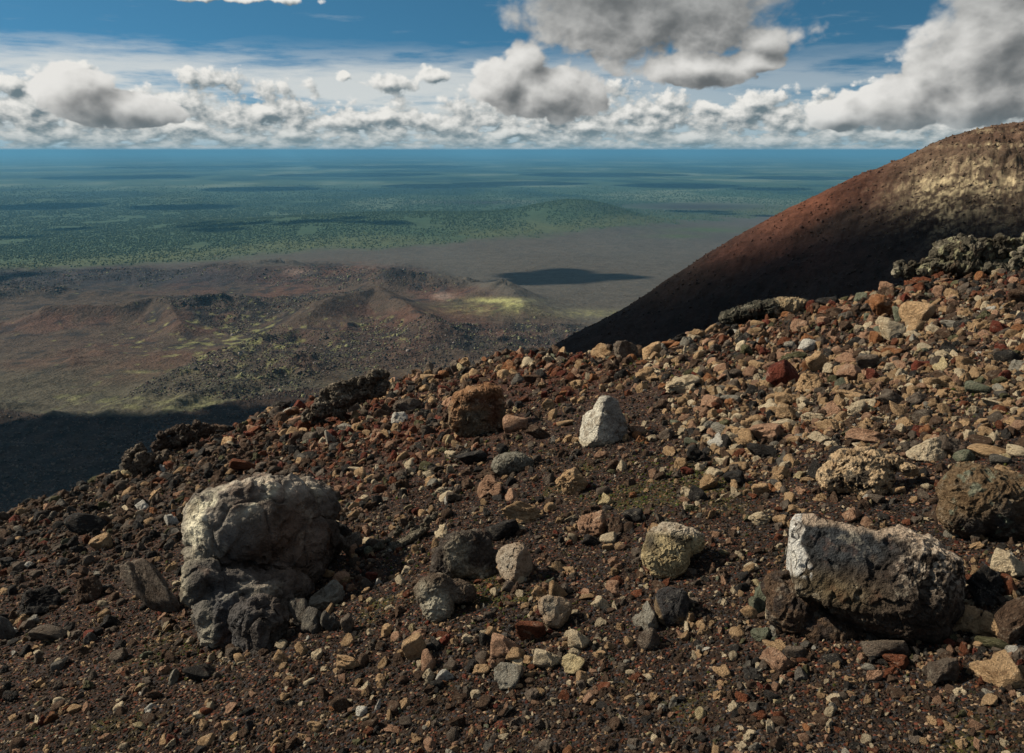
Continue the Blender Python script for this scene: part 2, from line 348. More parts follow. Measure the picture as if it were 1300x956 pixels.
def lerp(a, b, t): return a + (np.asarray(b) - a) * t[:, None]
def gau(px, py, cx, cy, sx, sy): return np.exp(-((px - cx) / sx) ** 2 - ((py - cy) / sy) ** 2)
forest_line = np.array([(-600, 348), (0, 344), (100, 341), (250, 331), (380, 320), (430, 316), (500, 313), (600, 306), (700, 299), (760, 291), (850, 284), (900, 280), (1000, 274), (1300, 270)], float)
def forest_mask(px, py, x, y):
    n = 6 * fbm2(x * .004, y * .002, 3)
    L = np.interp(px, forest_line[:, 0], forest_line[:, 1]) + n
    return sstep(4, -6, py - L + 3 * fbm2(x * .015, y * .008, 3)), py - L
def colour_far(x, y, px, py):
    n1 = fbm2(x * .004, y * .003, 5); n2 = fbm2(x * .02, y * .012, 4); n3 = fbm2(x * .0012 + 4, y * .0010, 4); n4 = fbm2(x * .05, y * .03, 3)
    N = len(x)
    c = np.tile([.062, .047, .036], (N, 1))
    lm = lava_mask(px, py)
    c = lerp(c, [.069, .062, .052], 1 - lm)                                   # ash plain
    c = c * (1 + .10 * n1 + .16 * (1 - lm) * n3)[:, None]
    red = sstep(.02, .4, n1 + .5 * n3 + .2 * n2) * lm
    c = lerp(c, [.092, .045, .032], red * .6)
    red2 = (gau(px, py, 385, 432, 45, 16) + gau(px, py, 460, 395, 40, 10) + 1.3 * gau(px, py, 565, 372, 46, 9) + gau(px, py, 330, 350, 90, 10) + gau(px, py, 455, 345, 50, 12)
            + gau(px, py, 430, 430, 14, 14) + gau(px, py, 520, 455, 60, 25) + .7 * gau(px, py, 110, 402, 60, 8) + .5 * gau(px, py, 110, 450, 60, 18))
    c = lerp(c, [.110, .045, .031], np.clip(red2 * (.5 + 1.3 * n2), 0, 1) * .7)
    c = lerp(c, [.020, .019, .020], sstep(.05, .35, n2 - .3 * n3 + .25 * gau(px, py, 310, 400, 80, 40) + .3 * gau(px, py, 120, 360, 200, 12)) * lm * .8)
    rz = sstep(.02, .30, fbm2(x * .0018 + 7, y * .0018 + 2, 3) + .35 * sstep(370, 335, py) + .45 * gau(px, py, 310, 425, 110, 60) + .3 * gau(px, py, 480, 430, 60, 30) - .3 * gau(px, py, 110, 430, 120, 50))
    c = lerp(c, [.026, .024, .023], np.clip(rz * (.55 + 1.6 * n2), 0, 1) * lm * .85)
    # lichen, pale yellow green
    li = sstep(.10, .45, n4 + .35 * n2 + .5 * gau(px, py, 300, 440, 110, 45) + .3 * gau(px, py, 480, 420, 60, 30) + .55 * gau(px, py, 230, 515, 130, 16) + .3 * gau(px, py, 90, 505, 60, 10) - .32)
    c = lerp(c, [.20, .20, .085], li * lm * .75)
    ye = (1.2 * gau(px, py, 632, 381, 34, 3) + 1.2 * gau(px, py, 652, 387, 12, 3) + .35 * gau(px, py, 620, 392, 60, 8) + .8 * gau(px, py, 175, 472, 18, 2) + .8 * gau(px, py, 240, 471, 10, 2) + .8 * gau(px, py, 93, 508, 7, 4)
          + .4 * gau(px, py, 330, 478, 50, 2.5) + .35 * gau(px, py, 750, 398, 50, 5) + .4 * gau(px, py, 250, 510, 90, 7))
    c = lerp(c, [.36, .36, .15], np.clip(ye * (.7 + 1.2 * n4), 0, 1) * .8)
    c = lerp(c, [.30, .23, .19], np.clip(gau(px, py, 563, 376, 12, 4) * 1.2 + .8 * gau(px, py, 375, 345, 20, 4), 0, 1) * .6)
    # olive tint of the hollow in front
    c = lerp(c, [.066, .064, .044], sstep(430, 500, py) * .6 * lm)
    # darker lava along the foot of the woods
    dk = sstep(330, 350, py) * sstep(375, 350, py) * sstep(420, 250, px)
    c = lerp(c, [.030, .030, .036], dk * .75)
    # near slope: black scoria, its edge painted along the shade boundary
    b = np.interp(px, [-600, 0, 70, 180, 240, 300, 350, 450, 560, 2000], [480, 519, 528, 530, 522, 507, 499, 486, 470, 470]) + 2.5 * n2 + 2 * n4
    bl = sstep(-2, 2, py - b)
    c = lerp(c, [.030, .021, .016], bl); c = c * (1 + bl * 1.1 * n4)[:, None]
    # woods
    fm, d = forest_mask(px, py, x, y)
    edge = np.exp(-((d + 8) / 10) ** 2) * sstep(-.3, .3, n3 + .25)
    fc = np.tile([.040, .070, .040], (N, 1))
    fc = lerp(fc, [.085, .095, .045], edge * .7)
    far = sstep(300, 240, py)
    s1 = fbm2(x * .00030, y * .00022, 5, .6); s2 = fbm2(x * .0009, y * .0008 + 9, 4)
    fc = lerp(fc, [.008, .026, .020], sstep(.02, .22, s1 + .3 * s2) * far * .9)  # dark streaks stand in for cloud shade, mixed with conifer stands
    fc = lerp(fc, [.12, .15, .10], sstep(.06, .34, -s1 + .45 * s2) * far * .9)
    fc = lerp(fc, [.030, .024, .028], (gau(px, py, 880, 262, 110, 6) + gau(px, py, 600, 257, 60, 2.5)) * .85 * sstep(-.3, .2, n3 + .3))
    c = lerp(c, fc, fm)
    c = lerp(c, [.055, .085, .028], np.clip((gau(px, py, 905, 292, 60, 3) + .8 * gau(px, py, 860, 300, 50, 2.5)) * (.7 + n1), 0, 1) * .8)
    return np.clip(c, .006, 1)
def colour_hill(x, y, z, px, py):
    n1 = fbm2(x * .05, y * .06, 4); n2 = fbm2(x * .3, y * .3, 3); n3 = fbm2(x * .015 + 3, z * .05, 3); N = len(x)
    c = np.tile([.022, .016, .014], (N, 1))
    # red cinders on the upper and left part
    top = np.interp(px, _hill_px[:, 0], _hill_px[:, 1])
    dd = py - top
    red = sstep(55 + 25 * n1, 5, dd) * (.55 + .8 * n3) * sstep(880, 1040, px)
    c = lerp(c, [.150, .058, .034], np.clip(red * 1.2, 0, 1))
    red2 = gau(px, py, 960, 320, 110, 30) * .5 + .5 * gau(px, py, 1080, 250, 60, 25)
    c = lerp(c, [.070, .028, .020], np.clip(red2 * (.6 + n1), 0, 1))
    br = sstep(1080, 1180, px) * sstep(295, 225, py)
    c = lerp(c, [.085, .060, .042], br * .8)
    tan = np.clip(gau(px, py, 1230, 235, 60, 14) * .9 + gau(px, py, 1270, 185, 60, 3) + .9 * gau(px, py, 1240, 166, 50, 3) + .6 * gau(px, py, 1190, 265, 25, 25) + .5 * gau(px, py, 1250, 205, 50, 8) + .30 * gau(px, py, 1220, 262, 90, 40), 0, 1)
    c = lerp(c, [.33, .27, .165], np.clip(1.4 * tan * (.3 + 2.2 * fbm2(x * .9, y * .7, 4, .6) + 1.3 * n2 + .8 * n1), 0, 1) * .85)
    return np.clip(c * (1 + .5 * n2 + .7 * n1)[:, None], .006, 1)
def colour_near(x, y, px, py):
    n1 = fbm2(x * 1.2, y * 1.2, 4); n2 = fbm2(x * 6, y * 6, 3); N = len(x)
    c = np.tile([.024, .0155, .0115], (N, 1))
    red = gau(px, py, 470, 540, 130, 45) + .5 * gau(px, py, 700, 480, 110, 30) + .4 * gau(px, py, 330, 540, 80, 30) + .25 * gau(px, py, 1150, 400, 150, 40) + .5*gau(px,py,400,610,70,25)
    c = lerp(c, [.100, .026, .013], np.clip(red * (.7 + .8 * n1), 0, 1) * .85)
    moss = sstep(.12, .5, n1 + .3 * n2 + .45 * gau(px, py, 860, 600, 90, 30) + .35 * gau(px, py, 800, 640, 70, 40) + .3 * gau(px, py, 620, 760, 60, 60) + .3 * gau(px, py, 240, 830, 50, 30) + .25 * gau(px, py, 1220, 520, 90, 40) + .25 * gau(px, py, 830, 460, 60, 20) - .15)
    c = lerp(c, [.050, .055, .010], moss * .55)
    return np.clip(c * (1 + .3 * n2)[:, None], .004, 1)
CC = np.zeros((len(X), 3))
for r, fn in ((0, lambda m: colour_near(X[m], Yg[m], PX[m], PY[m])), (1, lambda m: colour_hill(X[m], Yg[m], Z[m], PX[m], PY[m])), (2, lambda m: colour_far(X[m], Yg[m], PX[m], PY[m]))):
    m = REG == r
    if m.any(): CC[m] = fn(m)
CC[REG == 3] = (.030, .021, .016)

ii, jj = np.meshgrid(np.arange(nR - 1), np.arange(nA), indexing='ij')
j2 = (jj + 1) % nA
quads = np.stack([ii * nA + jj, ii * nA + j2, (ii + 1) * nA + j2, (ii + 1) * nA + jj], -1).reshape(-1, 4)[:, ::-1]
YY = Yg[quads].mean(1)
qr = REG[quads].min(1); qr = np.where((REG[quads] == 1).any(1) & (YY > 60) & (YY < 600), 1, qr)
split_y = 2450.0
qn = np.where(YY < 45, 0, np.where(qr == 1, 1, np.where(YY < 880, 3, np.where(lava_mask(PX[quads].mean(1), PY[quads].mean(1)) > .5, 2, 4))))
def mesh_from(name, co, faces, smooth=True, colors=None):
    me = bpy.data.meshes.new(name)
    nf, k = faces.shape
    me.vertices.add(len(co)); me.vertices.foreach_set('co', np.ascontiguousarray(co, np.float32).ravel())
    me.loops.add(nf * k); me.loops.foreach_set('vertex_index', np.ascontiguousarray(faces, np.int32).ravel())
    me.polygons.add(nf); me.polygons.foreach_set('loop_start', np.arange(0, nf * k, k, dtype=np.int32))
    me.polygons.foreach_set('loop_total', np.full(nf, k, np.int32))
    me.polygons.foreach_set('use_smooth', np.full(nf, smooth))
    if colors is not None:
        a = me.color_attributes.new('albedo', 'FLOAT_COLOR', 'POINT')
        a.data.foreach_set('color', np.ascontiguousarray(np.hstack([colors, np.ones((len(co), 1))]), np.float32).ravel())
    me.update(calc_edges=True); return me
def link(name, me, mat=None, parent=None):
    o = bpy.data.objects.new(name, me); COL.objects.link(o)
    if mat is not None and not me.materials: me.materials.append(mat)
    if parent: o.parent = parent
    return o

# ------------------------------------------------------------------ materials
def new_mat(name):
    m = bpy.data.materials.new(name); m.use_nodes = True; m.node_tree.nodes.clear(); n = NT(m.node_tree)
    b = n.node('ShaderNodeBsdfPrincipled'); b.inputs['Roughness'].default_value = .9; b.inputs['Specular IOR Level'].default_value = .06
    o = n.node('ShaderNodeOutputMaterial'); n.l.new(b.outputs[0], o.inputs[0]); return m, n, b
def bump(n, b, h, strength, dist, normal=None):
    k = n.node('ShaderNodeBump'); k.inputs['Strength'].default_value = strength; k.inputs['Distance'].default_value = dist
    n.l.new(h, k.inputs['Height'])
    if normal is not None: n.l.new(normal, k.inputs['Normal'])
    n.l.new(k.outputs[0], b.inputs['Normal']); return k.outputs[0]
def land_mat(name, scale, amp, bdist, speck=.35):
    m, n, b = new_mat(name); tcn = n.node('ShaderNodeNewGeometry').outputs['Position']
    c = n.attr('albedo'); q = n.noise(tcn, scale, 6, .65); q2 = n.noise(tcn, scale * 5, 4, .6)
    f = n.m('ADD', n.lin(q, .3, .7, 1 - amp, 1 + amp), n.lin(q2, .3, .7, -speck, speck))
    n.l.new(n.vm('SCALE', c, None, f), b.inputs['Base Color'])
    bump(n, b, n.m('ADD', q, n.m('MULTIPLY', q2, .4)), .8, bdist); return m
mat_lava = land_mat('lava_field_ash', .035, .35, 14.0)
mat_plain = land_mat('plain_and_woods', .02, .22, 10.0, .25)
mat_hill = land_mat('cinder_hill', .8, .35, .5)
mat_slope = land_mat('black_scoria', .25, .5, 2.0)
# soil
mat_soil, n, b = new_mat('scoria_soil'); pos = n.node('ShaderNodeNewGeometry').outputs['Position']
c = n.attr('albedo'); q = n.noise(pos, 9, 6, .65)
cell = n.node('ShaderNodeTexVoronoi'); n.l.new(pos, cell.inputs['Vector']); cell.inputs['Scale'].default_value = 85
cs = n.sep(cell.outputs['Color'])
grain = n.mix(n.ss(cs[0], .86, .92), c, (.085, .030, .018, 1)); grain = n.mix(n.ss(cs[1], .93, .96), grain, (.20, .14, .09, 1))
grain = n.mix(n.ss(cs[2], .7, .9), grain, (.028, .028, .030, 1))
hgt = n.m('ADD', n.m('MULTIPLY', cell.outputs['Distance'], -.6), n.m('MULTIPLY', q, 1.2))
n.l.new(n.vm('SCALE', grain, None, n.lin(q, .3, .7, .65, 1.35)), b.inputs['Base Color'])
bump(n, b, hgt, .9, .02)

def rock_mat(name, src):
    """src: 'object' = Object colour, 'instancer' = per-instance colour, 'albedo' = per-vertex colour."""
    m, n, b = new_mat(name)
    b.inputs['Specular IOR Level'].default_value = .14
    oi = n.node('ShaderNodeObjectInfo'); rnd = oi.outputs['Random']
    c = oi.outputs['Color'] if src == 'object' else n.attr('rc', 'INSTANCER') if src == 'instancer' else n.attr('albedo')
    p = n.node('ShaderNodeTexCoord').outputs['Object']; W = n.m('MULTIPLY', rnd, 37.0)
    if src == 'albedo': p = n.vm('SCALE', p, None, 2.2)
    n1 = n.noise(p, 1.6, 6, .62, w=W); n2 = n.noise(p, 6.5, 5, .65, w=W); n3 = n.noise(p, 22, 3, .6, w=W)
    pit = n.vor(p, 7.5, 'F1', 1, W)
    # weathered: darker patches, pale crust patches, rusty stains
    dark = n.ss(n1, .50, .36); pale = n.ss(n.m('ADD', n1, n.m('MULTIPLY', n2, .35)), .72, .86)
    cd = n.vm('MULTIPLY', c, (.50, .45, .41)); cl = n.mix(.5, c, (.58, .52, .40, 1)); cr = n.mix(.6, c, (.17, .065, .03, 1))
    col = n.mix(n.m('MULTIPLY', dark, .85), c, cd)
    col = n.mix(n.m('MULTIPLY', pale, .55), col, cl)
    col = n.mix(n.m('MULTIPLY', n.ss(n.noise(p, 2.3, 4, .6, w=n.m('ADD', W, 9)), .56, .72), .45), col, cr)
    col = n.vm('SCALE', col, None, n.lin(n2, .25, .75, .60, 1.40)); col = n.vm('SCALE', col, None, n.lin(n3, .3, .7, .80, 1.2))
    col = n.mix(n.m('MULTIPLY', n.ss(pit, .20, .08), .6), col, n.vm('SCALE', c, None, .25))
    n.l.new(col, b.inputs['Base Color'])
    h = n.m('ADD', n.m('MULTIPLY', n2, .7), n.m('MULTIPLY', n3, .28)); h = n.m('ADD', h, n.m('MULTIPLY', n.ss(pit, .0, .22), .22))
    h = n.m('ADD', h, n.m('MULTIPLY', n1, .6))
    bump(n, b, h, .85, .22 if src != 'albedo' else .10)
    return m
mat_rock = rock_mat('weathered_rock', 'object')
mat_inst = rock_mat('scattered_rock', 'instancer')
mat_hero = rock_mat('boulder_rock', 'albedo')

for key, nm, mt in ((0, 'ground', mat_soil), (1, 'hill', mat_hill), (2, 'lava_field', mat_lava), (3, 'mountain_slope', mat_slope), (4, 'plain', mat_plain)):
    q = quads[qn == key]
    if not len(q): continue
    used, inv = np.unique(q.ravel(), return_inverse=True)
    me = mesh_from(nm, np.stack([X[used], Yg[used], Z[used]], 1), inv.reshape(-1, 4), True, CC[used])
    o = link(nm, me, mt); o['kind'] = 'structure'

# ------------------------------------------------------------------ haze: one closed box round the land
def box_mesh(name, lo, hi):
    v = np.array([(x, y, z) for x in (lo[0], hi[0]) for y in (lo[1], hi[1]) for z in (lo[2], hi[2])], float)
    f = np.array([(0, 1, 3, 2), (4, 6, 7, 5), (0, 4, 5, 1), (2, 3, 7, 6), (0, 2, 6, 4), (1, 5, 7, 3)])
    return mesh_from(name, v, f, False)
hm = bpy.data.materials.new('air'); hm.use_nodes = True; hm.node_tree.nodes.clear(); n = NT(hm.node_tree)
pv = n.node('ShaderNodeVolumePrincipled'); pv.inputs['Color'].default_value = HAZE_COLOR; pv.inputs['Density'].default_value = HAZE_DENSITY; pv.inputs['Anisotropy'].default_value = .1
out = n.node('ShaderNodeOutputMaterial'); n.l.new(pv.outputs[0], out.inputs['Volume'])
hz = link('haze', box_mesh('haze', (-560000, -560000, Z.min() - 1), (560000, 560000, 30)), hm); hz['kind'] = 'stuff'

# ------------------------------------------------------------------ rock shapes
_ico = {}
def ico(sub):
    if sub not in _ico:
        import bmesh
        bm = bmesh.new(); bmesh.ops.create_icosphere(bm, subdivisions=sub, radius=1)
        me = bpy.data.meshes.new('t'); bm.to_mesh(me); bm.free()
        v = np.empty(len(me.vertices) * 3, np.float32); me.vertices.foreach_get('co', v)
        f = np.empty(len(me.loops), np.int32); me.loops.foreach_get('vertex_index', f)
        _ico[sub] = (v.reshape(-1, 3).astype(float), f.reshape(-1, 3)); bpy.data.meshes.remove(me)
    return _ico[sub]
def rock_shape(seed, kind, sub):
    r = np.random.default_rng(seed); V, Fc = ico(sub)
    J, K, pw = {'angular': (1, 9, 140), 'rough': (1, 10, 90), 'round': (1, 14, 26), 'slab': (1, 12, 22)}[kind]
    rad = np.zeros(len(V))
    for j in range(J):
        nn = r.normal(size=(K, 3)); nn /= np.linalg.norm(nn, axis=1)[:, None]
        d = r.uniform(*{'angular': (.30, .85), 'rough': (.35, .9)}.get(kind, (.6, 1.0)), K)
        qq = np.maximum(V @ nn.T / d, 0) ** pw
        rad = np.maximum(rad, (qq.sum(1) + .9 ** pw) ** (-1 / pw))
    if kind != 'round':                                   # chips broken out of the faces
        for _ in range(4):
            c_ = r.normal(size=3); c_ /= np.linalg.norm(c_); a_ = V @ c_
            rad = rad * (1 - r.uniform(.12, .38) * sstep(r.uniform(.72, .86), .90, a_ + .10 * fbm3(V * 3 + _ * 9, 2)))
    co = V * rad[:, None]
    off = r.uniform(-50, 50, 3)
    a = {'angular': .07, 'rough': .15, 'round': .07, 'slab': .06}[kind]
    nrm = V
    co = co + nrm * (a * fbm3(V * 1.7 + off, 4, .55))[:, None]
    if kind in ('rough', 'angular'):
        co = co + nrm * ((.09 if kind == 'rough' else .035) * fbm3(V * 4.1 + off, 3, .6, ridged=True))[:, None]
    if kind == 'rough':
        co = co - nrm * (.12 * np.clip(fbm3(V * 3.0 - off, 2) - .12, 0, 1) * 3)[:, None]
    s = np.array([1, r.uniform(.7, 1), r.uniform(.55, .95)]) if kind != 'slab' else np.array([1, r.uniform(.6, 1), r.uniform(.3, .42)])
    co = co * s
    lo, hi = co.min(0), co.max(0); co = (co - (lo + hi) / 2) / (hi - lo) * 2     # bounding box -1..1
    if kind == 'slab': pass
    return co, Fc
KINDS = ('angular', 'rough', 'round')
protos = {}
def proto(kind, i, sub=4):
    k = (kind, i, sub)
    if k not in protos:
        co, f = rock_shape(hash((('angular', 'rough', 'round', 'slab').index(kind), i)) % 99991, kind, sub)
        me = mesh_from('rock_shape', co, f); me.materials.append(mat_rock); protos[k] = me
    return protos[k]

# ray to the near ground
def near_hit(px, py):
    px = np.atleast_1d(np.asarray(px, float)); py = np.atleast_1d(np.asarray(py, float))
    u, w = pix_uw(px, py); Yc = crest_Y(np.clip(u, -1.5, 1.5)) - .15
    Ys = np.geomspace(1.0, 26, 260)
    best = np.full(len(px), np.nan)
    for a in range(0, len(px), 4000):
        s = slice(a, a + 4000); yy = np.broadcast_to(Ys, (len(u[s]), 260)); xx = u[s][:, None] * yy
        z, _ = H(xx.ravel(), yy.ravel(), False); z = z.reshape(xx.shape); zz = w[s][:, None] * yy
        below = zz <= z; k = below.argmax(1); ok = below.any(1)
        k = np.maximum(k, 1); i = np.arange(len(k)); d0 = (zz - z)[i, k - 1]; d1 = (zz - z)[i, k]
        t = np.clip(d0 / np.maximum(d0 - d1, 1e-6), 0, 1); Yh = Ys[k - 1] + (Ys[k] - Ys[k - 1]) * t
        best[s] = np.where(ok, Yh, np.nan)
    hit = ~np.isnan(best) & (best < Yc + .4)
    Yh = np.where(hit, best, Yc)
    X_ = u * Yh; Z_ = H(X_, Yh, False)[0]
    return X_, Yh, Z_, hit
def view_frame(pt):
    f = Vector(pt).normalized(); r = f.cross(Vector((0, 0, 1))).normalized(); up = r.cross(f)
    return Matrix((r, f, up)).transposed()                       # columns: right, away, up

# palette (albedo)
PAL = {'tan': (.54, .36, .20), 'cream': (.70, .575, .39), 'white': (.68, .65, .57), 'yellow': (.60, .49, .28), 'pinktan': (.44, .265, .17), 'brown': (.120, .076, .050),
       'greybrown': (.17, .135, .105), 'grey': (.14, .128, .110), 'dark': (.042, .039, .036), 'rust': (.20, .072, .036), 'brick': (.18, .048, .030), 'orange': (.34, .155, .070),
       'lichen': (.20, .215, .15), 'palegrey': (.36, .335, .275), 'olive': (.12, .115, .06)}
CNAME = {'tan': 'tan', 'cream': 'cream', 'white': 'whitish', 'yellow': 'pale yellow', 'pinktan': 'pinkish tan', 'brown': 'brown', 'greybrown': 'grey-brown', 'grey': 'grey', 'dark': 'dark grey',
         'rust': 'rusty red', 'brick': 'brick red', 'orange': 'orange', 'lichen': 'grey-green lichened', 'palegrey': 'pale grey', 'olive': 'olive'}

rocks = []       # dict(obj, px, py, w, h, col, kind, label, lm)
prng = np.random.default_rng(5)
def place_rock(px, py, w, h, col, kind='angular', roll=0, label=None, lm=None, name='rock', jitter=.12, depth=None):
    X_, Y_, Z_, hit = near_hit(px, py + .30 * h); p = Vector((X_[0], Y_[0], Z_[0]))
    Dp = p.y * CP - p.z * SP; s = Dp / F
    M = view_frame(p)
    cen = p + Vector((0, 0, 1)) * (.28 * h * s)
    i = int(prng.integers(0, 14)); sub = 5 if w > 30 else 4
    ln = (w + h) / 2 * (depth or .95)
    o = bpy.data.objects.new(name, proto(kind, i, sub)); COL.objects.link(o)
    o.matrix_world = Matrix.Translation(cen) @ M.to_4x4() @ Matrix.Rotation(math.radians(-roll), 4, 'Y') @ Matrix.Diagonal((w / 2 * s, ln / 2 * s, h / 2 * s, 1))
    c = np.array(PAL[col]) * prng.uniform(1 - jitter, 1 + jitter)
    o.color = (c[0], c[1], c[2], 1)
    rocks.append(dict(o=o, px=px, py=py, w=w, h=h, col=col, kind=kind, label=label, lm=lm))
    return o

# ------------------------------------------------------------------ boulders with a shape of their own
def superquad(c, r, e, rot=0, n=40):
    """superquadric lobe in local metres; e<1 boxy, e=1 ellipsoid."""
    th = np.linspace(-math.pi / 2, math.pi / 2, n); ph = np.linspace(-math.pi, math.pi, 2 * n, endpoint=False)
    T, Q = np.meshgrid(th, ph, indexing='ij')
    f = lambda a, k: np.sign(a) * np.abs(a) ** k
    x = r[0] * f(np.cos(T), e) * f(np.cos(Q), e); y = r[1] * f(np.cos(T), e) * f(np.sin(Q), e); z = r[2] * f(np.sin(T), e)
    ca, sa = math.cos(rot), math.sin(rot)
    co = np.stack([c[0] + x * ca + z * sa, c[1] + y, c[2] - x * sa + z * ca], -1).reshape(-1, 3)
    m = 2 * n; a, b = np.meshgrid(np.arange(n - 1), np.arange(m), indexing='ij'); b2 = (b + 1) % m
    fc = np.stack([a * m + b, a * m + b2, (a + 1) * m + b2, (a + 1) * m + b], -1).reshape(-1, 4)
    return co, fc
def hero(name, px, py, lobes, label, lm, paint, calm=None, frac=.020, lsc=1.0, base_py=None, rough=.05, ridge=.03, freq=1.0, cuts=(), seed=0, vox=90, smooth=6, cracks=0.0, holes=0.0, Dadj=1.0):
    """lobes: (cx, cy, rx, ry, depth offset, depth radius, e, roll) in photo pixels round (px,py); paint(L, N, noise) -> albedo."""
    X_, Y_, Z_, hit = near_hit(px, base_py if base_py else py + 20); p = Vector((X_[0], Y_[0], Z_[0]))
    Dp = (p.y * CP - p.z * SP) * Dadj; s = Dp / F
    # centre on the view ray of (px,py) at depth Dp
    xc = (px - 650) / F; yc = -(py - 478) / F
    cen = Vector((xc, CP + yc * SP, yc * CP - SP)) * Dp
    M = view_frame(cen)
    co_all, fc_all, off = [], [], 0
    for lb in lobes:
        cx, cy, rx, ry, dz, rd, e, roll = lb
        cx = px + (cx - px) * lsc; cy = py + (cy - py) * lsc; rx *= lsc; ry *= lsc; k = 1 + dz / F
        c_, f_ = superquad(((cx - px) * k, dz, -(cy - py) * k), (rx * k, rd, ry * k), e, math.radians(roll))
        co_all.append(c_); fc_all.append(f_ + off); off += len(c_)
    co = np.vstack(co_all); ext = np.ptp(co, axis=0).max(); co = co / (ext / 2)             # unit size ~ -1..1
    tmp = bpy.data.objects.new('tmp', mesh_from('tmp', co, np.vstack(fc_all))); COL.objects.link(tmp)
    md = tmp.modifiers.new('r', 'REMESH'); md.mode = 'VOXEL'; md.voxel_size = 2.0 / vox; md.use_smooth_shade = True
    ms = tmp.modifiers.new('s', 'SMOOTH'); ms.iterations = smooth; ms.factor = .5
    dg = bpy.context.evaluated_depsgraph_get(); dg.update(); ev = tmp.evaluated_get(dg); me = bpy.data.meshes.new_from_object(ev)
    old = tmp.data; bpy.data.objects.remove(tmp); bpy.data.meshes.remove(old)
    nv = len(me.vertices); v = np.empty(nv * 3, np.float32); me.vertices.foreach_get('co', v); v = v.reshape(-1, 3).astype(float)
    N = np.empty(nv * 3, np.float32); me.vertices.foreach_get('normal', N); N = N.reshape(-1, 3).astype(float)
    for (nx, ny, nz, d, k) in cuts:                       # planar breaks
        nn = np.array([nx, ny, nz], float); nn /= np.linalg.norm(nn); t = v @ nn - d
        t = np.where(t > 0, t * k, 0); v = v - nn * t[:, None]
    o3 = np.array([seed * 7.1, seed * 3.3, seed * 1.7])
    q = v * freq + o3
    warp = np.stack([perlin3(q * 1.3 + 5), perlin3(q * 1.3 + 25), perlin3(q * 1.3 + 45)], 1) * .35
    d = rough * fbm3((q + warp) * 2.0, 5, .55) + ridge * fbm3((q + warp) * 5.0, 4, .6, ridged=True)
    # fracture blocks: every cell is shifted and tilted a little
    gg = np.random.default_rng(1000 + seed); nc = int(90 * max(1.0, freq)); pts = v[gg.integers(0, nv, nc)] + gg.normal(size=(nc, 3)) * .03
    vv = v + warp * .10; near_ = np.zeros(nv, int)
    for a_ in range(0, nv, 20000): near_[a_:a_ + 20000] = ((vv[a_:a_ + 20000, None, :] - pts[None]) ** 2).sum(2).argmin(1)
    off_ = gg.uniform(-1, 1, nc) * frac; tl = gg.normal(size=(nc, 3)) * frac * 5.5
    d = d * .75 + off_[near_] + np.clip(((vv - pts[near_]) * tl[near_]).sum(1), -.05, .05)
    cr = np.abs(perlin3((q + warp) * 2.6)); crack = sstep(.07, .0, cr)
    hl_ = sstep(.28, .6, fbm3(q * 3.1 + 9, 2))
    d = d - cracks * crack - holes * hl_
    if calm is not None: d = d * calm(np.stack([px + v[:, 0] * ext / 2, py - v[:, 2] * ext / 2, v[:, 1]], 1))
    v = v + N * d[:, None]
    me.vertices.foreach_set('co', v.astype(np.float32).ravel()); me.update()
    N2 = np.empty(nv * 3, np.float32); me.vertices.foreach_get('normal', N2); N2 = N2.reshape(-1, 3)
    L = np.stack([px + v[:, 0] * ext / 2, py - v[:, 2] * ext / 2, v[:, 1]], 1)   # design pixel of every vertex
    colr = paint(L, N2, dict(a=fbm3(q * 3 + 3, 4), b=fbm3(q * 9 + 11, 3), s=fbm3(q * np.array([1.5, 1.5, 9.0]) + warp * 2, 3), crack=crack, hole=hl_, d=d))
    a = me.color_attributes.new('albedo', 'FLOAT_COLOR', 'POINT'); a.data.foreach_set('color', np.hstack([np.clip(colr, .008, .8), np.ones((nv, 1))]).astype(np.float32).ravel())
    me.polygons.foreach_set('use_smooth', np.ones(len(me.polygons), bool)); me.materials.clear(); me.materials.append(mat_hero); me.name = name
    o = bpy.data.objects.new(name, me); COL.objects.link(o)
    k = ext / 2 * s
    o.matrix_world = Matrix.Translation(cen) @ M.to_4x4() @ Matrix.Diagonal((k, k, k, 1))
    x0, x1 = L[:, 0].min(), L[:, 0].max(); y0, y1 = L[:, 1].min(), L[:, 1].max()
    rocks.append(dict(o=o, px=(x0 + x1) / 2, py=(y0 + y1) / 2, w=x1 - x0, h=y1 - y0, col='', kind='', label=label, lm=lm))
    return o
def crag(cx, cy, rx, ry, tilt, n_, seed, dz=10):
    g = np.random.default_rng(seed); out = []
    ca, sa = math.cos(math.radians(tilt)), math.sin(math.radians(tilt))
    for _ in range(n_):
        a = g.uniform(0, 2 * math.pi); k = math.sqrt(g.uniform()); ex, ey = math.cos(a) * k * rx, math.sin(a) * k * ry
        s_ = (rx * ry) ** .5 * g.uniform(.22, .45)
        out.append((cx + ex * ca + ey * sa, cy - ex * sa + ey * ca, s_ * g.uniform(.7, 1.3), s_ * g.uniform(.5, 1.0), g.uniform(-1, 1) * dz, s_, g.uniform(.2, .45), g.uniform(-60, 30)))
    return out
def solid(base, var=.5, hole=.35, spots=None, spotcol=None, th=.15):
    def f(L, N, n):
        c = np.tile(np.array(base, float), (len(L), 1))
        if spots is not None: c = lerp(c, spots, sstep(th, th + .25, n['a']) * .85)
        c = c * (1 + var * n['b'] + .3 * n['s'])[:, None]
        c = lerp(c, np.array(base) * .2, np.clip(n['crack'] * .5 + n['hole'] * hole, 0, .9)); return c
    return f
def G(L, cx, cy, sx, sy): return np.exp(-((L[:, 0] - cx) / sx) ** 2 - ((L[:, 1] - cy) / sy) ** 2)

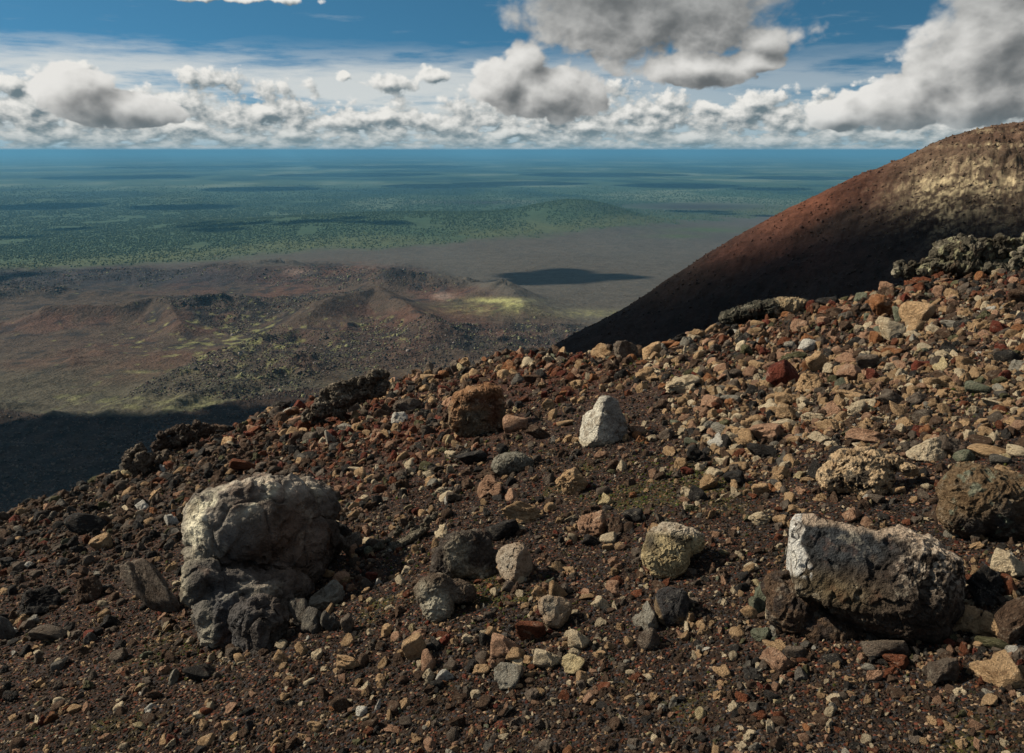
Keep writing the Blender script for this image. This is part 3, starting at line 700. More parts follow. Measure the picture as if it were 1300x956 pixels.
# 1 the big dark boulder with a pale dome
def p1(L, N, n):
    c = np.tile([.095, .082, .070], (len(L), 1)); c = c * (1 + .6 * n['b'] + .5 * n['s'])[:, None]
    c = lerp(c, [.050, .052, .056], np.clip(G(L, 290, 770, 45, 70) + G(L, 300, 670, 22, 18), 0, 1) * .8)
    c = lerp(c, [.13, .085, .06], G(L, 375, 690, 45, 60) * .8)
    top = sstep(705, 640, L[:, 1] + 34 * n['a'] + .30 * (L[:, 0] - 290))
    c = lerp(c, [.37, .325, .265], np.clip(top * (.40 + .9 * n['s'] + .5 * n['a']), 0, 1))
    crust = sstep(-.12, .10, n['a']) * np.clip(G(L, 335, 632, 48, 13) + G(L, 290, 640, 30, 14) + .8 * G(L, 262, 665, 12, 26), 0, 1)
    c = lerp(c, [.60, .56, .42], np.clip(crust * 1.4, 0, 1) * .9)
    c = lerp(c, [.33, .30, .22], np.clip(G(L, 244, 730, 9, 45) + G(L, 268, 800, 8, 40), 0, 1) * .6)
    c = lerp(c, [.035, .03, .028], n['crack'] * .6); return c
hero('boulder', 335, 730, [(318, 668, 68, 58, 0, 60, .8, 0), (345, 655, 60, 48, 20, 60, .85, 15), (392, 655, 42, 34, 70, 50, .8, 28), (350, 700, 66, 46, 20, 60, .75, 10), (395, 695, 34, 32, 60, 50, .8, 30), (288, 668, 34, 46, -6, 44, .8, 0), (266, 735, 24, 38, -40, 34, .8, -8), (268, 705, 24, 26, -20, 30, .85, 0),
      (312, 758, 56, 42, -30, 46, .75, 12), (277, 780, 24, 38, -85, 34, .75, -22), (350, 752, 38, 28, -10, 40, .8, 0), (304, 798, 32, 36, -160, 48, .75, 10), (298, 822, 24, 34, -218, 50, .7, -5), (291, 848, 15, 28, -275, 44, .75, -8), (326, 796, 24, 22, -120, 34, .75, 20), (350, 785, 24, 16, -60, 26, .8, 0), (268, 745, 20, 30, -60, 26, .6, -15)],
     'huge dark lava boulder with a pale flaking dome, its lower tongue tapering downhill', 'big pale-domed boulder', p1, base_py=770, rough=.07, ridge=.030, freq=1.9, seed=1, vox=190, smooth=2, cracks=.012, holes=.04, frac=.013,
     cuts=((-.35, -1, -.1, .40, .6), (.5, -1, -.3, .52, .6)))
# 2 the large block lower right with a white painted end
def p2(L, N, n):
    c = np.tile([.062, .047, .036], (len(L), 1)); c = c * (1 + .6 * n['b'] + .3 * n['a'])[:, None]
    c = lerp(c, [.042, .046, .050], np.clip(1.4 * G(L, 1045, 705, 48, 36) + 1.2 * G(L, 1100, 695, 32, 18), 0, 1) * sstep(-.7, -.1, n['a']))
    c = lerp(c, [.14, .105, .055], G(L, 1060, 755, 50, 20) * .7)
    topm = .8 * sstep(686, 674, L[:, 1] + 9 * n['a'] - .16 * np.maximum(L[:, 0] - 1130, 0))
    c = lerp(c, [.50, .39, .29], topm * .9)
    rt = sstep(1125, 1160, L[:, 0] + 30 * n['a']) * sstep(755, 700, L[:, 1]) * sstep(-.05, .12, n['b'])
    c = lerp(c, [.50, .42, .33], rt * .85)
    wl = 1006 + (L[:, 1] - 670) * .10 + 16 * sstep(700, 745, L[:, 1]) + 5 * n['a'] * 2
    wh = sstep(wl + 12, wl + 9, L[:, 0]) * sstep(752, 744, L[:, 1]) * (N[:, 1] < .5)
    c = lerp(c, [.60, .585, .54], wh * sstep(.5, .1, n['crack']) * sstep(-.42, -.25, n['b'] + .4 * n['a']))
    return c
hero('boulder', 1098, 735, [(1085, 726, 92, 56, 0, 62, .45, 4), (1150, 728, 60, 58, 10, 58, .6, 10), (1180, 735, 34, 48, 14, 46, .9, 0), (1150, 680, 44, 18, 10, 40, .9, 8), (1175, 775, 32, 26, 4, 34, .8, 0), (1110, 770, 70, 26, 2, 50, .7, 12), (1015, 705, 20, 42, -6, 44, .55, -6)],
     'large grey-brown broken block with one whitewashed end and a pale crusted top', 'white-ended block', p2, base_py=800, lsc=.93, calm=lambda L: 1 - .8 * sstep(1030, 1012, L[:, 0]) * (L[:, 1] < 760) - .45 * G(L, 1065, 705, 50, 40), rough=.085, ridge=.032, freq=1.7, seed=2, vox=170, smooth=2, cracks=.018, holes=.05,
     cuts=((-.15, -1, .18, .42, .75), (-1, -.25, -.25, .83, .9)))
brn = solid([.115, .075, .048], .6, .5, [.055, .045, .04], th=-.1)
hero('boulder', 1012, 772, [(1008, 765, 34, 38, 4, 34, .9, 0), (1050, 790, 50, 26, 16, 40, .9, 15), (990, 750, 22, 20, 0, 24, .9, 0)],
     'pitted brown boulder wedged under the lower left corner of the whitewashed block', 'brown boulder under the white-ended block', brn, base_py=800, rough=.08, ridge=.03, freq=1.5, seed=3, vox=100, smooth=2, holes=.05)
def p3(L, N, n):
    c = np.tile([.17, .115, .065], (len(L), 1)) * (1 + .6 * n['s'] + .4 * n['b'])[:, None]
    c = lerp(c, [.06, .055, .052], np.clip(G(L, 1240, 672, 22, 14) + G(L, 1275, 655, 20, 20), 0, 1)); c = lerp(c, [.20, .23, .17], sstep(.15, .35, n['a']) * .7)
    return lerp(c, [.03, .025, .02], n['hole'] * .7)
hero('boulder', 1250, 642, [(1248, 632, 50, 36, 0, 44, .8, 12), (1232, 655, 32, 30, -6, 32, .9, 0), (1282, 622, 40, 26, 14, 40, .9, 0), (1275, 650, 26, 30, 8, 30, .8, 0)],
     'broad banded brown boulder with lichen patches at the right-hand edge', 'banded brown boulder', p3, base_py=680, rough=.07, ridge=.05, freq=1.6, seed=4, vox=130, smooth=2, holes=.08)
def p4(L, N, n):
    c = np.tile([.56, .41, .25], (len(L), 1)) * (1 + .5 * n['b'])[:, None]
    return lerp(c, [.04, .038, .036], np.clip(sstep(.0, .22, n['a'] + .5 * G(L, 1090, 605, 16, 12) - .1) * .9 + n['hole'], 0, 1))
hero('boulder', 1092, 604, [(1088, 590, 36, 20, 6, 26, .9, -12), (1062, 612, 20, 18, 0, 18, .9, 0), (1098, 606, 32, 22, 0, 24, .9, 0), (1108, 620, 18, 16, -4, 16, .9, 0), (1140, 585, 18, 6, 0, 9, .9, 14), (1120, 582, 24, 10, 6, 16, 1, 0)],
     'cream and black cavernous boulder full of holes, with a short arm reaching out', 'holed cream boulder', p4, base_py=625, rough=.10, ridge=.05, freq=2.4, seed=5, vox=120, smooth=2, holes=.16, cracks=.02)
def p5(L, N, n):
    c = np.tile([.64, .60, .50], (len(L), 1)) * (1 + .35 * n['b'] + .3 * n['s'])[:, None]
    c = lerp(c, [.20, .19, .175], sstep(762, 776, L[:, 0] + 14 * n['a'] - .2 * (L[:, 1] - 540)) * .75); return lerp(c, [.42, .34, .20], sstep(555, 565, L[:, 1]) * .6)  # right side painted darker, where the peak turns away from the sun
hero('boulder', 764, 537, [(765, 545, 28, 24, 0, 26, .75, 10), (768, 523, 15, 20, 0, 16, .75, 28), (752, 550, 16, 20, -4, 18, .8, 0), (780, 538, 14, 24, 6, 20, .8, -15), (776, 558, 14, 14, 0, 14, .8, 0)],
     'tall pale grey-white boulder coming to a peak, alone on dark mossy gravel', 'pale peaked boulder', p5, base_py=562, rough=.07, ridge=.035, freq=1.3, seed=6, vox=110, smooth=2, cuts=((-.8, -.6, .3, .42, .8), (.6, -.8, .1, .46, .8)))
def p6(L, N, n):
    c = np.tile([.17, .135, .09], (len(L), 1)) * (1 + .5 * n['s'])[:, None]
    c = lerp(c, [.36, .19, .095], np.clip(sstep(516, 506, L[:, 1] + 6 * n['a']) + G(L, 578, 530, 7, 26) + G(L, 594, 518, 22, 3), 0, 1) * .8)
    return lerp(c, [.12, .05, .03], np.clip(G(L, 605, 508, 16, 6) + G(L, 628, 520, 10, 26), 0, 1) * .8)
hero('boulder', 606, 522, [(604, 528, 27, 22, 2, 24, .8, 0), (608, 502, 30, 12, 2, 24, .85, -6), (628, 524, 13, 28, 10, 22, .85, 0), (580, 524, 9, 24, 4, 14, .9, 8), (596, 548, 14, 6, 0, 10, .9, 0)],
     'squat brown boulder with an orange rim and an overhanging cap on the red rubble', 'orange-rimmed boulder', p6, base_py=552, frac=.032, rough=.11, ridge=.05, freq=1.5, seed=7, vox=120, smooth=2, cracks=.03, cuts=((0, -1, -.35, .38, .8),))
def p7(L, N, n):
    c = np.tile([.080, .066, .056], (len(L), 1)) * (1 + .6 * n['b'])[:, None]
    c = lerp(c, [.42, .37, .27], np.clip(1.2 * G(L, 581, 702, 15, 20) + .9 * G(L, 605, 728, 25, 9) - .2 + n['b'] * .5, 0, 1)); return c
hero('boulder', 592, 706, [(590, 704, 34, 28, 0, 30, .8, -10), (612, 718, 26, 20, 6, 24, .8, 0), (572, 718, 24, 22, 0, 22, .85, -25), (600, 688, 26, 14, 10, 20, .85, -10)],
     'dark angular boulder with a cream scar on its left face beside a tan egg-shaped rock', 'dark cream-scarred boulder', p7, base_py=732, rough=.13, ridge=.05, freq=1.6, seed=8, vox=110, smooth=2, cracks=.03, cuts=((.3, -1, .1, .40, .85),))
def p7b(L, N, n):
    c = np.tile([.13, .095, .068], (len(L), 1)) * (1 + .6 * n['b'])[:, None]
    return lerp(c, [.52, .48, .37], np.clip(1.7 * G(L, 553, 768, 17, 19) + .6 * G(L, 536, 745, 6, 8), 0, 1))
hero('boulder', 562, 756, [(552, 748, 24, 18, 4, 22, .85, -15), (556, 768, 19, 19, -2, 17, .75, -20), (580, 752, 24, 14, 8, 20, .85, 10)],
     'brown wrinkled boulder whose lower front is a smooth cream wedge', 'cream-wedged boulder', p7b, base_py=778, rough=.14, ridge=.05, freq=1.5, seed=9, vox=100, smooth=2, cracks=.02)
def p8(L, N, n):
    c = np.tile([.50, .38, .27], (len(L), 1)) * (1 + .3 * n['b'])[:, None]
    return lerp(c, [.52, .46, .37], np.clip(1.3 * G(L, 642, 712, 12, 18), 0, 1) * .8)  # left cheek painted paler, as the sunlit side
hero('boulder', 654, 714, [(653, 714, 22, 23, 0, 22, .75, -20)],
     'smooth tan egg-shaped rock with a paler left cheek', 'tan egg-shaped rock', p8, base_py=735, rough=.09, ridge=.02, freq=1.3, seed=10, vox=80, smooth=2, cuts=((-.7, -.7, 0, .55, .8), (.7, -.6, -.2, .6, .8)))
def p9(L, N, n):
    c = np.tile([.62, .50, .28], (len(L), 1)) * (1 + .35 * n['b'])[:, None]
    c = lerp(c, [.05, .048, .045], np.clip(G(L, 826, 690, 10, 17) + G(L, 860, 684, 12, 8), 0, 1) * .9); c = lerp(c, [.56, .49, .40], sstep(684, 672, L[:, 1]) * .8)
    return lerp(c, [.07, .05, .03], n['crack'] * .8)
hero('boulder', 850, 698, [(846, 704, 29, 24, 0, 28, .65, 8), (850, 690, 30, 20, 6, 28, .7, 0), (862, 682, 30, 16, 8, 26, .7, 12), (846, 722, 18, 12, -2, 18, .7, 0)],
     'yellow-cream cracked boulder with black patches and a paler cap', 'cracked yellow boulder', p9, base_py=728, rough=.09, ridge=.03, freq=1.8, seed=11, vox=110, smooth=2, cracks=.05)
def p10(L, N, n):
    c = np.tile([.065, .062, .062], (len(L), 1)) * (1 + .4 * n['b'])[:, None]
    return lerp(c, [.27, .19, .11], np.clip(sstep(838, 834, L[:, 0] - .45 * (L[:, 1] - 770)) + G(L, 865, 785, 6, 5), 0, 1) * .9)
hero('boulder', 851, 770, [(853, 768, 21, 21, 0, 20, .6, 0), (848, 780, 16, 13, -2, 15, .8, 20)],
     'blocky two-tone rock, charcoal on top and tan along the lower left', 'two-tone charcoal rock', p10, base_py=788, rough=.05, ridge=.02, freq=1.2, seed=12, vox=80, smooth=2)
hero('boulder', 650, 588, [(650, 589, 24, 15, 0, 20, .9, 0), (638, 592, 14, 12, -2, 14, .9, 0), (664, 590, 14, 12, 2, 14, .9, 0)],
     'grey boulder split by a net of deep cracks, behind the black oval stone', 'crackled grey boulder', solid([.24, .225, .18], .4, .3), base_py=598, rough=.05, ridge=.02, freq=1.8, seed=13, vox=100, smooth=2, cracks=.10)
def p12(L, N, n):
    c = np.tile([.46, .34, .23], (len(L), 1)) * (1 + .35 * n['b'])[:, None]
    return lerp(c, [.50, .44, .34], np.clip(1.5 * G(L, 698, 770, 8, 10), 0, 1) * .8)
hero('boulder', 706, 778, [(708, 778, 18, 19, 0, 18, .7, 12), (696, 770, 12, 13, -3, 13, .8, 0)],
     'faceted tan rock with a pale knob on its left, above the rust red stone', 'pale-knobbed tan rock', p12, base_py=795, rough=.06, ridge=.015, freq=1.2, seed=14, vox=80, smooth=2, cuts=((.3, -1, .2, .5, .8), (.9, -.3, -.5, .6, .8)))
def p18(L, N, n):
    c = np.tile([.64, .53, .37], (len(L), 1)) * (1 + .3 * n['b'])[:, None]; return lerp(c, [.20, .18, .15], sstep(.2, .3, n['a']) * .7)
hero('boulder', 1177, 572, [(1176, 574, 23, 13, 0, 18, .7, 0), (1180, 565, 13, 11, 0, 13, .7, 0)],
     'cream wedge-shaped rock with a flat broken front and pointed top', 'cream wedge rock', p18, base_py=583, rough=.06, ridge=.02, freq=1.5, seed=15, vox=80, smooth=1, cuts=((-.4, -1, .3, .35, .85), (.5, -1, .3, .4, .85), (-.8, 0, 1, .42, .8)))
oc = solid([.070, .062, .045], .7, .6, [.24, .23, .14], th=.08)
hero('outcrop', 1232, 322, [(1224, 322, 36, 17, 0, 26, .85, -8), (1240, 338, 50, 9, -8, 20, .9, 0)] + crag(1200, 330, 24, 11, 12, 14, 8) + crag(1262, 326, 44, 14, -4, 26, 9) + crag(1290, 312, 26, 18, 20, 16, 10) + crag(1164, 346, 28, 6, 10, 14, 11) + crag(1225, 312, 26, 7, 0, 14, 12),
     'lichen-covered rocky outcrop standing on the crest against the dark cinder hill', 'lichened crest outcrop', oc, base_py=352, rough=.08, ridge=.06, freq=2.6, seed=16, vox=200, smooth=0, holes=.08, cracks=.02)
hero('outcrop', 958, 396, [(945, 400, 30, 9, 0, 18, .9, -14), (968, 393, 26, 11, 4, 18, .9, -8), (1000, 386, 24, 9, 8, 18, .9, 0)],
     'low dark knobbly outcrop along the crest with a tan right end', 'low dark crest outcrop', lambda L, N, n: lerp(np.tile([.052, .050, .038], (len(L), 1)) * (1 + .7 * n['b'])[:, None], [.33, .25, .15], sstep(975, 992, L[:, 0]) * sstep(-.25, .1, n['a'])), base_py=410, rough=.10, ridge=.06, freq=3.0, seed=17, vox=140, smooth=1, holes=.08)
hero('outcrop', 448, 502, crag(470, 490, 26, 13, 20, 22, 1) + crag(432, 505, 32, 15, 22, 26, 2) + crag(405, 522, 26, 10, 25, 16, 3) + [(440, 506, 40, 8, 0, 16, .9, -22)],
     'jagged dark lava outcrop on the crest in front of the lichened valley', 'jagged dark outcrop', solid([.11, .092, .070], .7, .6, [.26, .22, .16], th=.10), base_py=532, rough=.06, ridge=.04, freq=3.6, seed=18, vox=200, smooth=0, holes=.10, cracks=.03)
hero('outcrop', 226, 556, crag(218, 556, 22, 11, 20, 18, 4) + crag(244, 552, 22, 9, 15, 14, 5) + [(232, 558, 26, 7, 0, 14, .9, -15)],
     'dark brown craggy outcrop at the edge of the black slope', 'dark brown craggy outcrop', solid([.075, .055, .042], .7, .6, [.17, .14, .11], th=.15), base_py=575, rough=.12, ridge=.06, freq=2.4, seed=19, vox=200, smooth=0, holes=.08)
hero('outcrop', 178, 584, crag(174, 580, 16, 12, 10, 16, 6) + crag(190, 592, 22, 9, 25, 14, 7) + [(180, 588, 18, 9, 0, 12, .9, -20)],
     'weathered grey-brown crag leaning on the crest above the black slope', 'leaning grey-brown crag', solid([.15, .12, .09], .6, .6, [.07, .055, .045], th=.05), base_py=606, rough=.12, ridge=.05, freq=2.2, seed=20, vox=200, smooth=0, holes=.08)
hero('lava_ribbon', 505, 690, crag(540, 668, 28, 4, 34, 12, 31, 3) + crag(502, 678, 26, 3, 30, 11, 32, 3) + crag(480, 695, 26, 4, 34, 12, 33, 3) + crag(515, 697, 26, 3, 26, 11, 34, 3) + crag(488, 713, 26, 4, 22, 12, 35, 3) + [(505, 694, 46, 6, 0, 20, .9, -28)],
     'half-buried ropy ribs of grey-brown lava with moss between them', 'ropy lava ribs', solid([.16, .14, .105], .6, .5, [.08, .075, .05], th=.05), base_py=690, rough=.05, ridge=.03, freq=3.6, seed=21, vox=190, smooth=1, cracks=.01)

# ------------------------------------------------------------------ rocks one by one (photo pixel, size, colour, shape, roll, label, landmark name)
R_ = place_rock
CAT = [
 (598,581,36,17,'dark','round',0,'smooth flat black oval stone lying left of the crackled grey boulder','black oval stone'),
 (725,611,37,33,'tan','rough',0,'pitted cream-tan rock with an open notch, alone on dark gravel','notched tan rock'),
 (621,617,28,27,'pinktan','rough',0,'knobbly pinkish rock standing below the crackled grey boulder','knobbly pinkish rock'),
 (768,634,18,17,'yellow','angular',20,'small bright cream chip on dark gravel right of the notched tan rock','bright cream chip'),
 (577,631,19,13,'greybrown','angular',0,None,None),(663,651,48,26,'tan','rough',-8,'wide pitted tan rock just above the dark stone and the egg-shaped rock','wide pitted tan rock'),
 (638,672,38,24,'dark','angular',0,None,None),(751,665,33,33,'pinktan','rough',0,'round vesicular brown-pink rock right of the wide pitted tan rock','vesicular pinkish rock'),
 (780,668,20,23,'brown','rough',0,None,None),(804,655,24,20,'dark','angular',0,None,None),(772,683,20,14,'cream','round',10,None,None),(751,686,22,12,'dark','angular',-15,None,None),
 (772,695,14,10,'tan','angular',0,None,None),(778,714,12,15,'pinktan','round',0,None,None),(646,744,15,13,'greybrown','round',0,None,None),
 (707,749,22,25,'tan','angular',15,None,None),(685,753,19,17,'tan','rough',0,None,None),(674,801,37,26,'rust','angular',-12,'faceted rust red stone between the tan block and the pale-knobbed rock','faceted rust red stone'),
 (642,821,34,32,'pinktan','angular',0,'orange-tan upright block below the faceted rust red stone','orange-tan block'),(654,832,22,20,'tan','angular',0,None,None),(646,856,34,28,'palegrey','angular',0,'pale grey sharp rock touching the foot of the orange-tan block','pale grey sharp rock'),
 (527,822,28,33,'tan','angular',10,'tan hooked rock left of a black stone near the bottom of the slope','hooked tan rock'),(550,817,20,17,'dark','angular',0,None,None),(544,837,18,25,'pinktan','round',0,None,None),(572,842,17,16,'greybrown','angular',0,None,None),
 (544,857,14,16,'cream','rough',0,None,None),(567,857,24,13,'white','angular',-10,None,None),(597,810,19,11,'cream','rough',0,None,None),(626,804,20,14,'tan','angular',-25,None,None),(611,849,20,11,'tan','rough',0,None,None),
 (735,812,25,24,'cream','angular',0,None,None),(696,836,34,22,'cream','angular',0,None,None),(728,842,27,21,'yellow','angular',-10,None,None),(670,838,13,12,'tan','angular',0,None,None),(740,860,18,17,'tan','angular',0,None,None),
 (764,766,22,14,'cream','angular',-28,None,None),(442,792,15,24,'greybrown','angular',10,None,None),(444,841,30,15,'tan','angular',-15,None,None),(472,732,15,13,'brick','angular',-20,None,None),(481,739,9,9,'white','angular',0,None,None),
 (447,690,24,27,'greybrown','rough',0,None,None),(433,672,26,24,'dark','rough',0,None,None),(819,781,30,35,'palegrey','angular',0,'pale grey lichened wedge just left of the two-tone rock','pale lichened wedge'),(824,810,26,24,'greybrown','round',0,None,None),
 (1205,567,35,26,'greybrown','angular',0,None,None),(1224,579,24,16,'lichen','round',0,'round grey-green lichen-covered stone right of the cream wedge','round lichened stone'),(1269,584,22,13,'grey','round',0,None,None),(1254,572,42,14,'tan','round',3,None,None),(1275,598,24,13,'tan','angular',0,None,None),(1293,573,26,14,'cream','angular',0,None,None),
 (1139,622,17,10,'tan','angular',5,None,None),(1081,653,21,19,'pinktan','angular',0,None,None),(1112,633,18,10,'greybrown','round',0,None,None),(963,658,24,17,'cream','rough',0,None,None),(990,661,17,16,'tan','angular',0,None,None),(1009,646,17,10,'tan','angular',0,None,None),
 (965,622,20,17,'tan','angular',0,'small tan pyramid-shaped stone standing clear on open gravel','tan pyramid stone'),(931,607,24,21,'dark','angular',0,'flat-faced charcoal stone among small tan stones','charcoal flat-faced stone'),(887,629,24,17,'dark','angular',-20,None,None),(875,626,11,10,'cream','angular',0,None,None),
 (922,585,28,12,'cream','angular',-15,None,None),(917,575,18,8,'tan','angular',-20,None,None),(906,599,20,11,'cream','angular',0,None,None),(900,612,21,22,'tan','rough',0,None,None),(938,592,22,12,'tan','round',0,None,None),(995,600,17,14,'tan','angular',-15,None,None),(993,582,14,22,'grey','angular',0,None,None),(1004,585,18,14,'tan','angular',-20,None,None),
 (1038,597,24,24,'dark','angular',0,None,None),(967,573,34,17,'dark','round',0,None,None),(970,749,22,30,'lichen','rough',0,'grey-green lichen tuft rock left of the whitewashed block','lichen tuft rock'),(961,768,20,20,'lichen','rough',0,None,None),(965,804,22,17,'lichen','rough',0,None,None),(951,777,20,14,'tan','round',-20,None,None),
 (987,819,35,16,'tan','angular',-15,None,None),(985,838,35,24,'pinktan','angular',-20,None,None),(1009,829,24,19,'greybrown','angular',0,None,None),(1058,836,24,14,'dark','round',0,None,None),(1122,822,50,24,'greybrown','angular',5,None,None),(1136,838,28,18,'rust','angular',0,'rust red stone in front of the whitewashed block','rust stone before the white-ended block'),
 (917,850,24,15,'tan','angular',-15,None,None),(1102,847,15,9,'palegrey','round',0,None,None),(1281,717,38,32,'cream','angular',0,'half cream half brown rock near the right edge below the banded boulder','half-cream rock'),(1249,743,38,46,'dark','rough',0,'dark rough rock leaning right of the whitewashed block','dark leaning rock'),
 (1228,786,40,34,'tan','rough',0,'lumpy tan rock by the lower right foot of the whitewashed block','lumpy tan rock'),(1262,794,30,28,'tan','angular',0,None,None),(1278,744,18,28,'rust','angular',0,None,None),(1284,785,40,58,'brown','angular',-35,None,None),(1266,846,58,44,'tan','angular',0,'squared tan slab with a mossy lichened stone on top','squared tan slab'),
 (1195,850,32,35,'greybrown','angular',0,None,None),(1261,816,38,13,'olive','round',0,'flat mossy green stone lying on the squared tan slab','mossy flat stone'),(867,763,14,24,'brown','angular',0,None,None),
 (994,476,38,36,'brick','round',0,'round dark red boulder among tan rocks on the upper slope','round dark red boulder'),(973,480,12,25,'lichen','angular',0,None,None),(1025,439,21,16,'white','round',0,'whitish rounded rock above the round dark red boulder','whitish rounded rock'),(1037,461,22,26,'tan','angular',25,None,None),(1026,487,28,24,'tan','rough',0,'pitted tan round rock right beside the round dark red boulder','pitted round tan rock'),
 (1052,450,13,14,'dark','angular',0,None,None),(1052,469,14,15,'cream','angular',0,None,None),(1064,470,12,14,'tan','round',0,None,None),(961,463,21,11,'tan','angular',0,None,None),(1007,454,28,16,'olive','rough',0,None,None),(1014,415,20,18,'pinktan','angular',0,None,None),(997,434,18,13,'rust','rough',0,None,None),(991,428,10,10,'cream','round',0,None,None),
 (999,400,14,9,'orange','angular',0,None,None),(962,412,17,10,'tan','round',0,None,None),(921,432,17,13,'rust','angular',0,None,None),(899,434,9,7,'orange','angular',-25,None,None),(882,442,15,10,'dark','round',-15,None,None),(849,433,18,13,'orange','angular',0,None,None),(866,487,38,22,'cream','rough',0,'cream-crowned dark rock at the left end of the tan rubble','cream-crowned rock'),
 (901,482,19,14,'orange','angular',-10,None,None),(882,478,12,11,'brick','angular',0,None,None),(890,471,18,12,'yellow','rough',0,None,None),(908,468,9,11,'cream','angular',0,None,None),(932,484,9,6,'cream','angular',0,None,None),(953,488,14,5,'tan','angular',-10,None,None),(870,506,16,13,'tan','angular',0,None,None),(927,508,24,14,'palegrey','angular',-8,None,None),
 (1050,380,26,14,'dark','rough',0,None,None),(1052,395,24,12,'rust','angular',0,None,None),(1171,356,38,13,'rust','rough',0,None,None),(1125,367,18,17,'pinktan','rough',0,None,None),(1121,391,34,30,'orange','rough',0,'crumbly orange boulder just below the crest','crumbly orange boulder'),(1226,348,11,8,'orange','angular',0,None,None),
 (1163,398,38,27,'tan','round',0,'big rounded tan boulder right of the crumbly orange one','big rounded tan boulder'),(1143,400,15,25,'lichen','angular',20,None,None),(1131,422,28,27,'cream','round',0,'round cream boulder below the crumbly orange boulder','round cream boulder'),(1161,416,18,20,'tan','round',0,None,None),(1111,430,14,17,'orange','angular',0,None,None),(1187,369,13,7,'brick','angular',0,None,None),
 (1258,393,11,9,'white','angular',0,None,None),(1284,372,12,10,'brick','angular',0,None,None),(1270,417,22,17,'brick','angular',0,'brick red angular stone close to the right edge of the upper slope','brick red angular stone'),(1290,417,20,12,'orange','angular',15,None,None),(1294,378,26,25,'brown','angular',0,None,None),(1197,426,20,16,'brown','rough',0,None,None),(1208,394,28,9,'tan','angular',0,None,None),(1219,405,16,9,'cream','rough',0,None,None),(1204,412,20,11,'palegrey','angular',-10,None,None),(1296,405,14,18,'dark','angular',0,None,None),(1285,403,18,8,'tan','angular',0,None,None),
 (1075,455,26,14,'pinktan','rough',0,None,None),(1101,460,26,20,'greybrown','angular',0,None,None),(1107,476,14,15,'brick','angular',0,None,None),(1077,474,28,22,'pinktan','angular',0,None,None),(1121,483,18,9,'tan','round',5,None,None),(1122,463,13,7,'orange','angular',0,None,None),(1132,447,24,10,'orange','angular',5,None,None),
 (1194,463,18,21,'yellow','angular',0,'sharp yellow-cream stone with a pointed top on the upper right slope','sharp yellow stone'),(1208,447,28,13,'dark','angular',-35,'dark tilted slab just above the sharp yellow stone','dark tilted slab'),(1219,476,12,18,'cream','angular',30,None,None),(1236,478,20,14,'tan','angular',15,None,None),(1226,460,24,12,'tan','rough',-10,None,None),(1272,442,16,10,'brick','angular',0,None,None),(1277,453,26,17,'dark','round',0,None,None),(1291,465,18,15,'palegrey','rough',0,None,None),
 (1262,476,17,12,'brown','angular',20,None,None),(1187,487,26,14,'tan','rough',0,None,None),(1200,482,18,10,'tan','round',10,None,None),(1170,491,14,9,'pinktan','angular',0,None,None),(1241,493,28,15,'lichen','round',-5,'oval grey-green stone on bare dark soil at the right','oval grey-green stone'),(1271,500,16,8,'grey','round',0,None,None),(1147,495,14,9,'cream','angular',-15,None,None),(1135,507,38,17,'greybrown','angular',-22,None,None),(1163,506,22,18,'greybrown','angular',0,None,None),
 (1101,513,21,16,'cream','rough',0,None,None),(1086,518,20,19,'cream','rough',0,None,None),(1078,504,34,16,'tan','angular',-12,None,None),(1065,513,14,24,'tan','angular',0,None,None),(1143,522,34,14,'tan','angular',-42,None,None),(1263,513,30,9,'cream','angular',-12,None,None),(1270,521,18,12,'rust','round',0,None,None),(1169,548,21,14,'brick','angular',0,'brick red shiny stone above the cream wedge','brick red stone above the wedge'),
 (1143,553,22,13,'brown','rough',0,None,None),(1100,554,46,18,'pinktan','angular',0,None,None),(1071,578,34,20,'dark','round',0,None,None),(1247,540,12,5,'orange','angular',-10,None,None),(1245,559,28,14,'brown','round',-10,None,None),(1294,541,20,14,'pinktan','round',0,None,None),
 (904,511,26,18,'pinktan','angular',0,None,None),(845,515,22,13,'brown','angular',-20,None,None),(999,506,27,18,'tan','angular',15,None,None),(976,515,24,19,'cream','angular',0,None,None),(1002,524,30,22,'tan','angular',0,None,None),(1022,511,14,13,'cream','rough',0,None,None),(1053,520,34,22,'pinktan','angular',0,'large pinkish brown block in the middle of the tan rubble','pinkish rubble block'),(1032,531,28,14,'cream','rough',0,None,None),(1052,540,32,18,'tan','angular',-10,None,None),
 (958,533,22,14,'tan','rough',0,None,None),(971,549,36,24,'pinktan','angular',0,'flat-topped pinkish rock at the lower edge of the tan rubble','flat-topped pinkish rock'),(995,538,28,12,'cream','round',8,None,None),(914,544,22,15,'palegrey','angular',0,None,None),(932,549,20,15,'tan','angular',0,None,None),(910,559,22,20,'white','angular',0,'whitish sharp stone with black shadowed side on the middle slope','whitish sharp stone'),(922,561,12,18,'dark','angular',0,None,None),
 (947,554,20,20,'tan','rough',0,None,None),(1007,560,16,14,'tan','angular',0,None,None),(1018,555,18,12,'palegrey','rough',0,None,None),(1041,556,28,13,'cream','angular',-8,None,None),(886,577,26,22,'dark','rough',0,None,None),(880,563,22,10,'lichen','round',-15,None,None),(864,589,15,17,'tan','rough',0,None,None),(857,537,12,8,'lichen','round',0,None,None),
 (111,665,46,24,'dark','round',-18,'rounded dark boulder on the brown rubble at the left','rounded dark boulder'),(129,689,24,22,'tan','angular',0,None,None),(218,660,14,17,'white','angular',15,None,None),(182,643,17,13,'white','angular',-40,None,None),(195,649,8,10,'orange','angular',0,None,None),(177,660,17,14,'dark','angular',0,None,None),(39,718,12,8,'white','angular',-45,None,None),
